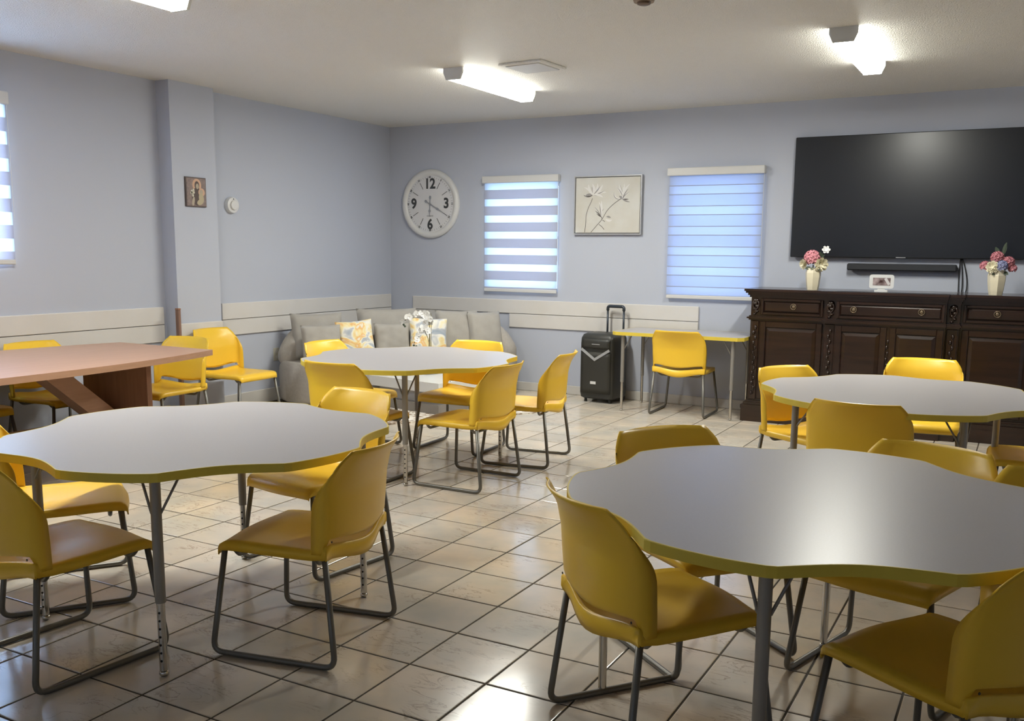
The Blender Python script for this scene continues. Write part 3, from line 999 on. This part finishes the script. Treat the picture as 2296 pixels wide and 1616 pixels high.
for p in (s3[-1], s3[-2]+Vector((0, 0, .03)), rt*-.02+Vector((0, 0, .50)), rt*.0+Vector((0, 0, .53))): orchid_flower(p, .032)
for p in (s1[-1]+Vector((0, 0, -.035)), s1[-1]+Vector((.015, 0, -.05)), s2[-1]+Vector((0, 0, -.02)), s2[-1]+Vector((.02, .01, -.03))):
    MB().lathe([(.002, -.012), (.010, -.004), (.011, .004), (.003, .012)], p, 8).obj('bud', MT['leaf'], t, True)

# ------------------------------------------------------------------ wheeled speaker by the wall
t = thing('rolling_speaker', 'black wheeled party speaker with a silver chevron and raised handle', 'speaker', (-.905, 4.125, 0), R(-5))
wd, dp, h = .385, .335, .66
def rrect(hx, hy, r, n=4):
    out = []
    for cx_, cy_, a0 in ((hx-r, hy-r, 0), (-hx+r, hy-r, 90), (-hx+r, -hy+r, 180), (hx-r, -hy+r, 270)):
        for k in range(n+1):
            a = R(a0+90*k/n); out.append((cx_+r*cos(a), cy_+r*sin(a)))
    return out
mb = MB()
pl = rrect(wd/2, dp/2, .045)
rings = []
for z, i in ((.035, .03), (.05, .006), (.09, 0), (.60, 0), (.655, .004), (.69, .020), (.705, .05)):
    rings.append([(x*(1-i/(wd/2)), y*(1-i/(dp/2)), z) for x, y in pl])
n = len(pl)
mb.add([p for r_ in rings for p in r_], [(k*n+i, k*n+(i+1) % n, (k+1)*n+(i+1) % n, (k+1)*n+i) for k in range(len(rings)-1) for i in range(n)]+[tuple(range(n-1, -1, -1)), tuple((len(rings)-1)*n+i for i in range(n))])
mb.obj('cabinet_shell', MT['plast'], t, True, angle=40)
# bowed metal grille on the front
rows = []
for k in range(9):
    z = .10+.42*k/8
    rows.append([(-.17+.34*j/8, -dp/2-.004-.016*(1-(-1+2*j/8)**2), z) for j in range(9)])
MB().grid(rows).obj('grille', MT['grille'], t, True, solid=.006)
rows = []
for k in range(4):
    z = .56+.09*k/3
    rows.append([(-.16+.32*j/8, -dp/2-.004-.010*(1-(-1+2*j/8)**2), z) for j in range(9)])
MB().grid(rows).obj('control_panel', MT['plast'], t, True, solid=.010)
zc, yb = .445, -dp/2-.028
def strip(p, q, w_, th_, m_, name, par):
    p, q = Vector(p), Vector(q); d = (q-p).normalized(); u = Vector((0, -1, 0)).cross(d).normalized()
    vs = []
    for e in (p, q):
        for su, sy in ((-1, 0), (1, 0), (1, 1), (-1, 1)): vs.append(e+u*su*w_/2+Vector((0, -th_*sy, 0)))
    return MB().add(vs, [(0, 1, 2, 3), (7, 6, 5, 4), (0, 4, 5, 1), (1, 5, 6, 2), (2, 6, 7, 3), (3, 7, 4, 0)]).obj(name, m_, par)
strip((.006, yb+.003, zc-.004), (-.160, yb+.016, zc+.100), .026, .006, MT['silver'], 'chevron_strip', t)
strip((-.006, yb+.003, zc-.004), (.160, yb+.016, zc+.100), .026, .006, MT['silver'], 'chevron_strip', t)
MB().box(-.045, .018, yb, yb+.012, .195, .222).obj('badge', MT['wplast'], t)
MB().box(-.04, .05, -dp/2-.020, -dp/2-.008, .595, .602).obj('display_line', MT['silver'], t)
for x in (-.035, .150):
    MB().tube([(x, .13, .60), (x, .13, .94)], .011, 8).obj('telescopic_rod', MT['gunm'], t, True)
MB().tube(fillet([(-.035, .13, .925), (-.035, .13, .968), (.150, .13, .968), (.150, .13, .925)], .025, 4), .0165, 8).obj('grip', MT['gunm'], t, True)
for s in (-1, 1):
    MB().lathe([(.038, -.015), (.040, -.01), (.040, .01), (.038, .015)], (s*.16, .12, .040), 14, 'x').obj('wheel', MT['black'], t, True, angle=40)
    MB().lathe([(.016, 0), (.014, .036)], (s*.14, -.11, 0), 10).obj('foot', MT['black'], t)

# ------------------------------------------------------------------ sideboard
t = thing('sideboard', 'long dark carved mahogany sideboard under the television', 'sideboard', (0, 0, 0))
X0, X1, YB = .675, 3.03, YW-.004
YS, YC = 3.80, 3.70                                  # side front, centre front
XA, XB, XC, XD = 1.33, 1.43, 2.30, 2.40              # pilasters at XA-XB and XC-XD
MB().box(X0, XA, YS, YB, .19, 1.13).box(XA, XD, YC+.06, YB, .19, 1.13).box(XD, X1, YS, YB, .19, 1.13).box(XB, XC, YC, YC+.06, .19, 1.13).obj('body', MT['maho'], t)
def molded(z0, z1, ov, prof, name):
    """stepped moulding following the breakfront plan"""
    mb = MB()
    for (a, b, o_) in prof:
        za, zb = z0+(z1-z0)*a, z0+(z1-z0)*b
        q = ov*o_
        mb.box(X0-q, X1+q, YS-q, YB, za, zb)
        mb.box(XA-q*.6, XD+q*.6, YC+.03-q, YS, za, zb)
        mb.box(XB-q*.3, XC+q*.3, YC-q, YC+.03, za, zb)
    return mb.obj(name, MT['maho'], t)
molded(1.13, 1.205, .055, [(0, .25, .25), (.25, .5, .5), (.5, .72, .8), (.72, 1, 1)], 'cornice_top')
molded(.925, .965, .03, [(0, .35, .5), (.35, .7, 1), (.7, 1, .45)], 'waist_moulding')
molded(0, .19, .05, [(0, .62, .9), (.62, .80, 1.0), (.80, .92, .6), (.92, 1, .3)], 'plinth')
def panel(x0, x1, z0, z1, y, name, sub=None):
    mb = MB(); fr = .05; dpt = .018
    if z1-z0 < .25: fr = .022
    for (a, b, c, d) in ((x0, x0+fr, z0, z1), (x1-fr, x1, z0, z1), (x0+fr, x1-fr, z0, z0+fr), (x0+fr, x1-fr, z1-fr, z1)):
        mb.box(a, b, y-dpt, y-.001, c, d, bev=.004)
    o = mb.obj(name, MT['maho'], t)
    f2 = fr+.018
    # raised field
    mb = MB()
    i0, i1, k0, k1 = x0+fr+.004, x1-fr-.004, z0+fr+.004, z1-fr-.004
    b_ = .03 if z1-z0 > .25 else .014
    vs = [(i0, y-.004, k0), (i1, y-.004, k0), (i1, y-.004, k1), (i0, y-.004, k1), (i0+b_, y-.014, k0+b_), (i1-b_, y-.014, k0+b_), (i1-b_, y-.014, k1-b_), (i0+b_, y-.014, k1-b_)]
    mb.add(vs, [(4, 5, 6, 7), (0, 1, 5, 4), (1, 2, 6, 5), (2, 3, 7, 6), (3, 0, 4, 7)]).obj('raised_panel', MT['maho'], o)
    return o
def ring_pull(x, z, y, par):
    mb = MB().lathe([(.016, 0), (.020, .004), (.012, .010)], (x, y, z), 14, 'y')
    pts = [(x+.024*sin(2*PI*k/16), y-.012, z+.024*cos(2*PI*k/16)) for k in range(17)]
    mb.tube(pts, .004, 6, caps=False)
    mb.obj('ring_pull', MT['bronze'], par, True)
d1 = panel(X0+.09, XA-.02, .975, 1.12, YS, 'drawer'); ring_pull(1.055, 1.055, YS-.014, d1)
d2 = panel(XB+.01, XC-.01, .975, 1.12, YC, 'drawer'); ring_pull(1.58, 1.055, YC-.014, d2); ring_pull(2.115, 1.055, YC-.014, d2)
d3 = panel(XD+.02, X1-.09, .975, 1.12, YS, 'drawer'); ring_pull(2.67, 1.055, YS-.014, d3)
panel(X0+.09, XA-.02, .21, .915, YS, 'door')
mid = (XB+XC)/2
panel(XB+.01, mid-.012, .21, .915, YC, 'door'); panel(mid+.012, XC-.01, .21, .915, YC, 'door')
panel(XD+.02, X1-.09, .21, .915, YS, 'door')
def pilaster(x0, x1, y):
    mb = MB().box(x0+.008, x1-.008, y-.012, y, .20, .92, bev=.004)
    o = mb.obj('pilaster', MT['maho'], t)
    xm = (x0+x1)/2
    mb = MB()
    # carved acanthus corbel on the drawer band
    for k in range(6):
        z = 1.10-.024*k; r_ = .030-.003*k
        mb.lathe([(.002, -.004), (r_*.7, .0), (r_, .010), (r_*.6, .022+.004*(k == 0)), (.002, .026)], (xm+.010*(-1)**k*(k > 0), y+.002, z), 9, 'y', sy=.7)
    for s in (-1, 1):
        pts = [(xm+s*(.012+.016*sin(q*.9)), y-.014, 1.10-.02*q) for q in range(7)]
        mb.tube(pts, [.008, .009, .008, .008, .007, .006, .004], 6)
    mb.obj('carved_corbel', MT['mahod'], o, True)
    mb = MB()
    for k in range(14):
        z = .86-.046*k
        s = (-1)**k
        mb.lathe([(.002, 0), (.014, .004), (.010, .014), (.002, .018)], (xm+s*.008, y-.010, z), 7, 'y', sy=1.5)
    mb.tube([(xm+.012*sin(q*.8), y-.014, .88-.033*q) for q in range(20)], .005, 6)
    mb.obj('carved_drop', MT['mahod'], o, True)
pilaster(XA, XB, YC+.06); pilaster(XC, XD, YC+.06)
pilaster(X0+.005, X0+.085, YS); pilaster(X1-.085, X1-.005, YS)
mb = MB()
for k in range(10):
    mb.lathe([(.002, 0), (.011, .004), (.008, .012), (.002, .015)], (mid+(-1)**k*.004, YC-.004, .80-.05*k), 7, 'y', sy=1.5)
mb.obj('carved_drop', MT['mahod'], t, True)

# things on the sideboard
ZT = 1.2055
def vase(label, x, y, s=1.0, flip=1):
    v_ = thing('ceramic_vase', label, 'vase', (x, y, ZT), 0, 'vases of artificial flowers')
    prof = [(.050, 0), (.056, .03), (.066, .11), (.068, .150), (.060, .185), (.062, .192), (.055, .185), (.045, .10)]
    MB().lathe([(r*s, h*s) for r, h in prof], n=7, ph=.4).obj('vessel', MT['vase'], v_)
    return v_
def bloom(par, c, r, m_, layers=4, n=8, name='bloom', up=(0, -.5, .6)):
    mb = MB()
    for k in range(layers):
        f = 1-k/layers*.75
        petal_ring(mb, Vector(c)+Vector(up)*(.006*k), Vector(up), r*f, max(3, n-k), .36, .25+.45*k/layers*2, k*.7)
    return mb.obj(name, m_, par, True)
def puff(par, c, r, m_, n=34, name='bloom'):
    mb = MB()
    for k in range(n):
        th = k*2.39996; zz = 1-2*(k+.5)/n*.80
        q = math.sqrt(1-zz*zz)
        d = Vector((q*cos(th), q*sin(th), zz))
        petal_ring(mb, Vector(c)+d*r*.72, d, r*.38, 5, .42, .2, k)
    return mb.obj(name, m_, par, True)
def leaves(par, cs, m_=MT['leaf']):
    for (a, b) in cs:
        a, b = Vector(a), Vector(b); d = (b-a); s = d.cross(Vector((0, -1, .3))).normalized()
        rows = [[a+d*(q/5)-s*.016*sin(PI*(q/5*.9+.06)), a+d*(q/5), a+d*(q/5)+s*.016*sin(PI*(q/5*.9+.06))] for q in range(6)]
        MB().grid(rows).obj('leaf', m_, par, True)
v1 = vase('cream faceted vase with a pink peony, on the left of the sideboard', 1.185, 3.90)
MB().tube([(0, 0, .10), (-.005, 0, .22)], .005, 6).obj('stem', MT['leaf'], v1)
puff(v1, (-.015, -.01, .280), .078, MT['pink'], 44)
bloom(v1, (.065, -.03, .225), .062, MT['cream'], name='bloom', up=(.4, -.6, -.1))
bloom(v1, (-.075, -.02, .225), .048, MT['cream'], name='bloom', up=(-.5, -.6, -.1))
bloom(v1, (.098, 0, .350), .036, MT['wpet'], 2, 6, up=(.2, -.8, .3))
MB().tube([(0, 0, .12), (.03, 0, .25), (.09, .0, .345)], .003, 6).obj('stem', MT['leaf'], v1)
leaves(v1, [((-.02, -.03, .20), (-.06, -.06, .185)), ((.02, -.03, .20), (.07, -.06, .175)), ((.05, 0, .28), (.055, -.02, .335)), ((0, -.04, .20), (.0, -.07, .18)), ((.05, 0, .29), (.09, 0, .31))])
v2 = vase('cream faceted vase with dusty pink and blue flowers, on the right of the sideboard', 2.64, 3.90, 1.04)
puff(v2, (-.010, -.0, .300), .058, MT['rose'], 34)
puff(v2, (.070, 0, .262), .056, MT['rose'], 34)
puff(v2, (-.095, -.01, .232), .046, MT['rose'], 26)
puff(v2, (.105, 0, .215), .040, MT['rose'], 22)
puff(v2, (.030, -.05, .235), .050, MT['blue'], 30)
bloom(v2, (-.035, -.05, .222), .052, MT['cream'], up=(-.2, -.8, .2))
leaves(v2, [((-.02, -.03, .19), (-.03, -.08, .16)), ((.04, -.03, .19), (.08, -.06, .165)), ((0, 0, .33), (-.03, 0, .385)), ((.03, 0, .32), (.045, 0, .42))])
MB().tube([(.03, 0, .30), (.05, 0, .42)], .003, 6).obj('stem', MT['leaf'], v2)

f = thing('digital_photo_frame', 'small white rounded photo display standing on the sideboard', 'photo frame', (1.765, 3.86, ZT), R(8))
mb = MB()
pl = rrect(.098, .058, .018)
mb.add([(x, -.010, z+.088) for x, z in pl]+[(x, .012, z+.088) for x, z in pl], [tuple(range(len(pl))), tuple(range(2*len(pl)-1, len(pl)-1, -1))]+[(i, (i+1) % len(pl), len(pl)+(i+1) % len(pl), len(pl)+i) for i in range(len(pl))])
mb.obj('bezel', MT['wplast'], f)
MB().box(-.070, .070, -.0115, -.0102, .055, .120).obj('display', MT['screen'], f)
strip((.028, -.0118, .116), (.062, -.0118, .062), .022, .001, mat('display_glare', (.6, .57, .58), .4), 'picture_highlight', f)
MB().prism([(x, y) for x, y in rrect(.055, .035, .012)], 0, .018).box(-.030, .030, -.004, .010, .015, .040).obj('stand', MT['wplast'], f)

# television, soundbar, cables
t = thing('television', 'very large black flat television on the back wall', 'television', (1.853, YW, 1.49))
MB().box(-.966, .966, -.070, -.030, 0, 1.082, bev=.006).obj('cabinet', MT['tvb'], t)
MB().box(-.960, .960, -.0715, -.0700, .012, 1.076).obj('screen', MT['tvs'], t)
MB().box(-.35, .35, -.030, 0, .25, .85).obj('wall_bracket', MT['black'], t)
MB().box(-.04, .04, -.074, -.070, .003, .009).obj('logo_strip', MT['silver'], t)
t = thing('soundbar', 'slim black soundbar mounted under the television', 'soundbar', (1.858, YW, 1.378))
MB().box(-.455, .455, -.085, -.015, 0, .062, bev=.010).obj('bar_body', MT['sbar'], t)
for s in (-.3, .3): MB().box(s-.02, s+.02, -.015, 0, .01, .05).obj('bracket', MT['black'], t)
for k, (dx, lab) in enumerate(((0, 'leftmost of the three black cables below the television'), (.022, 'middle one of the three black cables below the television'), (.05, 'rightmost, loosest of the three black cables below the television'))):
    pts = bez([(2.335+dx*.2, YW-.02, 1.50), (2.325+dx, YW-.02, 1.42), (2.33+dx*1.6, YW-.02, 1.3), (2.335+dx*1.2, YW-.03, 1.206)], 10)
    tag(MB().tube(pts, .0045, 6).obj('cable', MT['black'], None, True), lab, 'cable', 'cables below the television')

# ------------------------------------------------------------------ things on the walls
t = thing('wall_clock', 'large round white wall clock with grey numerals', 'clock', (-3.172, YW, 2.036))
RC = .385
MB().lathe([(RC-.004, .0), (RC, .02), (RC-.006, .040), (RC-.03, .052), (RC-.058, .046), (RC-.072, .030)], n=64, axis='y', caps=False).obj('rim', MT['wplast'], t, True)
MB().lathe([(RC-.062, .026), (RC-.062, .032)], n=64, axis='y').obj('dial', MT['clockf'], t)
def text(s_, x, z, size, m_, par, y=-.034, bold=.0, rot=0, name='numeral', sx=1):
    c = bpy.data.curves.new(name, 'FONT')
    c.body = s_; c.size = size; c.align_x = 'CENTER'; c.align_y = 'CENTER'; c.extrude = .0006; c.offset = bold
    c.materials.append(m_)
    o = bpy.data.objects.new(name, c); COL.objects.link(o)
    me = bpy.data.meshes.new_from_object(o)
    bpy.data.objects.remove(o)
    o = bpy.data.objects.new(name, me); COL.objects.link(o)
    o.location = (x, y, z); o.rotation_euler = (PI/2, rot, 0); o.parent = par; o.scale = (sx, 1, 1)
    return o
Rd = RC-.085
for s_, a in (('12', 0), ('3', 90), ('6', 180), ('9', 270)):
    r_ = Rd*.73
    text('9' if s_ == '6' else s_, r_*sin(R(a)), r_*cos(R(a)), .155, MT['clockn'], t, bold=.005, sx=.95, rot=PI if s_ == '6' else 0)   # a 6 is the 9 turned over
for k in range(12):
    a = R(30*k)
    text(str(60 if k == 0 else 5*k), Rd*.985*sin(a), Rd*.985*cos(a), .030, MT['clockn'], t, bold=.0008, rot=(a if 3 >= k or k >= 9 else a+PI), name='minute_number')
    if k % 3:
        strip((Rd*.62*sin(a), -.033, Rd*.62*cos(a)), (Rd*.89*sin(a), -.033, Rd*.89*cos(a)), .0055, .0012, MT['clockn'], 'hour_mark', t)
mb = MB()
for k in range(60):
    if k % 5:
        a = R(6*k)
        p, q = Vector((Rd*.95*sin(a), -.033, Rd*.95*cos(a))), Vector((Rd*1.01*sin(a), -.033, Rd*1.01*cos(a)))
        d_ = (q-p).normalized(); u = Vector((0, -1, 0)).cross(d_)*.0013
        mb.add([p-u, p+u, q+u, q-u], [(0, 1, 2, 3)])
mb.obj('minute_marks', MT['clockn'], t)
def hand(a, L_, back, w_, name, y):
    a = R(a); d_ = Vector((sin(a), 0, cos(a))); u = Vector((cos(a), 0, -sin(a)))
    pts = [(-back, .010), (-back*.75, .016), (-back*.5, .005), (0, .006), (L_*.42, .006), (L_*.55, w_), (L_*.66, .006), (L_, .0015)]
    vs = [d_*p+u*q for p, q in pts]+[d_*p-u*q for p, q in reversed(pts)]
    vs = [v_+Vector((0, y, 0)) for v_ in vs]
    n_ = len(vs)
    MB().add(vs+[v_+Vector((0, -.002, 0)) for v_ in vs], [tuple(range(n_)), tuple(range(2*n_-1, n_-1, -1))]+[(i, (i+1) % n_, n_+(i+1) % n_, n_+i) for i in range(n_)]).obj(name, MT['clockh'], t)
hand(183, .145, .09, .016, 'hour_hand', -.036); hand(119, .215, .075, .014, 'minute_hand', -.040)
MB().lathe([(.012, .034), (.010, .046)], n=12, axis='y').obj('hub', MT['clockh'], t)
text('QUARTZ', 0, -.135, .022, MT['clockh'], t, name='dial_lettering')

# flower canvas
t = thing('canvas_picture', 'square-ish white canvas with grey brushwork flowers in a slim silver frame', 'picture', (-.992, YW, 1.992))
hx, hz = .374, .297
mb = MB(); q = .011
for (a_, b_, c_, d_) in ((-hx, -hx+q, -hz, hz), (hx-q, hx, -hz, hz), (-hx+q, hx-q, -hz, -hz+q), (-hx+q, hx-q, hz-q, hz)): mb.box(a_, b_, -.040, 0, c_, d_)
mb.obj('frame', MT['sframe'], t)
MB().box(-hx+q, hx-q, -.012, -.004, -hz+q, hz-q).obj('shadow_gap', MT['dgap'], t)
MB().box(-hx+q+.007, hx-q-.007, -.034, -.012, -hz+q+.007, hz-q-.007).obj('canvas', MT['canvas'], t)
# strokes: zoom-of-photo coordinates mapped onto the canvas
def cp(u, v_): return ((u-.5)*2*(hx-.02), (.5-v_)*2*(hz-.02))
def ribbon(pts, w_, y=-.0345):
    pts = [Vector((x, y, z)) for x, z in [cp(*p) for p in pts]]
    mb = MB(); L_, Rr = [], []
    for i, p in enumerate(pts):
        d_ = (pts[min(i+1, len(pts)-1)]-pts[max(i-1, 0)]).normalized(); u = Vector((0, -1, 0)).cross(d_)
        ww = w_[i] if isinstance(w_, list) else w_
        L_.append(p-u*ww); Rr.append(p+u*ww)
    mb.grid([[a_, b_] for a_, b_ in zip(L_, Rr)])
    return mb
def catm(p, n=6):
    out = []
    P_ = [p[0]]+p+[p[-1]]
    for i in range(1, len(P_)-2):
        for k in range(n):
            s = k/n
            f_ = lambda a, b, c, d: .5*((2*b)+(-a+c)*s+(2*a-5*b+4*c-d)*s*s+(-a+3*b-3*c+d)*s**3)
            out.append(tuple(f_(P_[i-1][j], P_[i][j], P_[i+1][j], P_[i+2][j]) for j in (0, 1)))
    out.append(p[-1]); return out
stems = [[(.15, .995), (.165, .80), (.17, .68), (.20, .55), (.24, .45), (.265, .37)], [(.25, .995), (.34, .87), (.42, .76), (.50, .60), (.60, .48), (.71, .39)], [(.42, .76), (.415, .72), (.36, .67)], [(.375, .85), (.42, .89), (.46, .945)], [(.43, .77), (.47, .80)]]
for s_ in stems: ribbon(catm(s_), .0028).obj('painted_stem', MT['ink'], t)
def stroke(a, b, bend, w_, m_, y=-.0343):
    a, b = Vector(a), Vector(b); d_ = b-a; nn = Vector((-d_.y, d_.x))
    pts = [tuple(a+d_*s+nn*bend*4*s*(1-s)) for s in [k/8 for k in range(9)]]
    ribbon(pts, [w_*max(.12, sin(PI*(k/8*.9+.06))) for k in range(9)], y).obj('painted_petal', m_, t)
# left bloom
for (b, bd, w_, m_) in (((.13, .17), .10, .012, 'ink3'), ((.20, .12), -.1, .014, 'ink3'), ((.26, .11), .1, .016, 'ink3'), ((.34, .10), .12, .013, 'ink3'), ((.42, .13), .1, .014, 'ink3'), ((.48, .27), -.1, .012, 'ink3'), ((.43, .36), -.15, .012, 'ink3'), ((.14, .34), .15, .012, 'ink2'), ((.17, .20), .05, .005, 'ink2'), ((.25, .16), .02, .006, 'ink2'), ((.38, .155), .05, .006, 'ink2'), ((.45, .24), .05, .005, 'ink2'), ((.40, .31), .1, .004, 'ink2'), ((.12, .31), -.2, .007, 'ink')):
    stroke((.27, .31), b, bd, w_, MT[m_], -.0343-.0002*random.random())
# right bloom
for (b, bd, w_, m_) in (((.60, .28), -.25, .010, 'ink3'), ((.63, .17), .1, .011, 'ink3'), ((.68, .13), .0, .012, 'ink3'), ((.76, .12), .0, .013, 'ink3'), ((.84, .13), -.1, .012, 'ink3'), ((.84, .28), -.15, .011, 'ink3'), ((.60, .27), -.3, .004, 'ink2'), ((.64, .18), .1, .004, 'ink2'), ((.69, .14), .05, .004, 'ink2'), ((.745, .16), .0, .006, 'ink2'), ((.82, .21), -.05, .005, 'ink2'), ((.84, .27), -.1, .004, 'ink2'), ((.85, .45), .05, .008, 'ink2'), ((.83, .40), .0, .006, 'ink'), ((.68, .34), .1, .012, 'ink2')):
    stroke((.735, .40), b, bd, w_, MT[m_], -.0343-.0002*random.random())
# small bud
for (b, bd, w_, m_) in (((.37, .44), .05, .012, 'ink3'), ((.41, .42), .0, .012, 'ink3'), ((.30, .53), .05, .004, 'ink2'), ((.31, .60), .05, .005, 'ink'), ((.38, .48), .0, .005, 'ink2'), ((.45, .56), -.1, .004, 'ink2'), ((.33, .65), .0, .004, 'ink')):
    stroke((.41, .72), b, bd, w_, MT[m_], -.0343-.0002*random.random())
stroke((.49, .71), (.56, .73), -.1, .010, MT['ink2']); stroke((.48, .75), (.58, .77), .2, .012, MT['ink3'])

# devotional print on the pillar (generic haloed figure with child and flowers)
t = thing('small_print', 'small unframed devotional print of a haloed figure holding a child, on the pillar', 'picture', (-3.595, 1.305, 1.997), PI/2)
MB().box(-.113, .113, -.014, 0, -.126, .126).obj('panel', MT['i_dark'], t)
MB().box(-.103, .107, -.0155, -.014, -.118, .118).obj('printed_sheet', MT['i_bg'], t)
def disc(x, z, rx, rz, m_, y, name='painted_shape', rot=0):
    pts = [(rx*cos(2*PI*k/20), rz*sin(2*PI*k/20)) for k in range(20)]
    pts = [(x+a*cos(rot)-b*sin(rot), y, z+a*sin(rot)+b*cos(rot)) for a, b in pts]
    MB().add(pts, [tuple(range(20))]).obj(name, m_, t)
disc(.010, .060, .050, .055, MT['i_halo'], -.0158)
disc(.010, -.038, .060, .078, MT['i_dark'], -.0160)
disc(.060, .000, .036, .036, MT['i_halo'], -.0162)
disc(.010, .058, .026, .036, MT['i_dark'], -.0164)
disc(.014, .050, .016, .024, MT['i_face'], -.0166)
disc(.055, .002, .020, .022, MT['i_face'], -.0166)
disc(.055, -.050, .028, .045, MT['i_robe'], -.0168, rot=.2)
disc(.042, -.084, .038, .024, MT['i_robe'], -.0170, rot=.4)
disc(-.035, -.080, .014, .040, MT['i_face'], -.0168, rot=-.2)
for x, z in ((-.050, .006), (-.030, .016), (-.044, -.012), (-.028, -.004), (-.038, -.030), (-.056, -.008)):
    disc(x, z, .011, .012, MT['i_flow'], -.0172)

t = thing('thermostat', 'round white dial device on the left wall beside the pillar', 'wall alarm', (XW, 1.865, 1.913), PI/2)
MB().lathe([(.075, 0), (.078, .010), (.070, .040), (.062, .044)], n=32, axis='y').obj('base_ring', MT['wplast'], t, True, angle=40)
MB().lathe([(.044, .043), (.044, .056), (.040, .060)], n=28, axis='y').obj('dial_cap', MT['wplast'], t, True, angle=40)
MB().lathe([(.006, .0435), (.006, .0450)], (0, 0, .056), 10, 'y').obj('indicator', MT['clockn'], t)
t = thing('power_outlet', 'pale outlet plate low on the left wall by the sofa', 'outlet', (XW, 2.41, .465), PI/2)
MB().box(-.042, .042, -.008, 0, -.065, .065, bev=.004).obj('plate', MT['beige'], t)
for s in (-1, 1): MB().box(-.017, .017, -.010, -.008, s*.028-.014, s*.028+.014).obj('socket', MT['base'], t)

t = thing('wooden_post', 'thin brown wooden post standing at the pillar corner', 'post', (-3.565, 1.035, 0), 0)
MB().box(-.021, .021, -.014, .014, 0, .985, bev=.004).obj('shaft', MT['pole'], t)
MB().box(-.022, .022, -.015, .015, .985, 1.0, bev=.003).obj('end_cap', MT['brownd'], t)
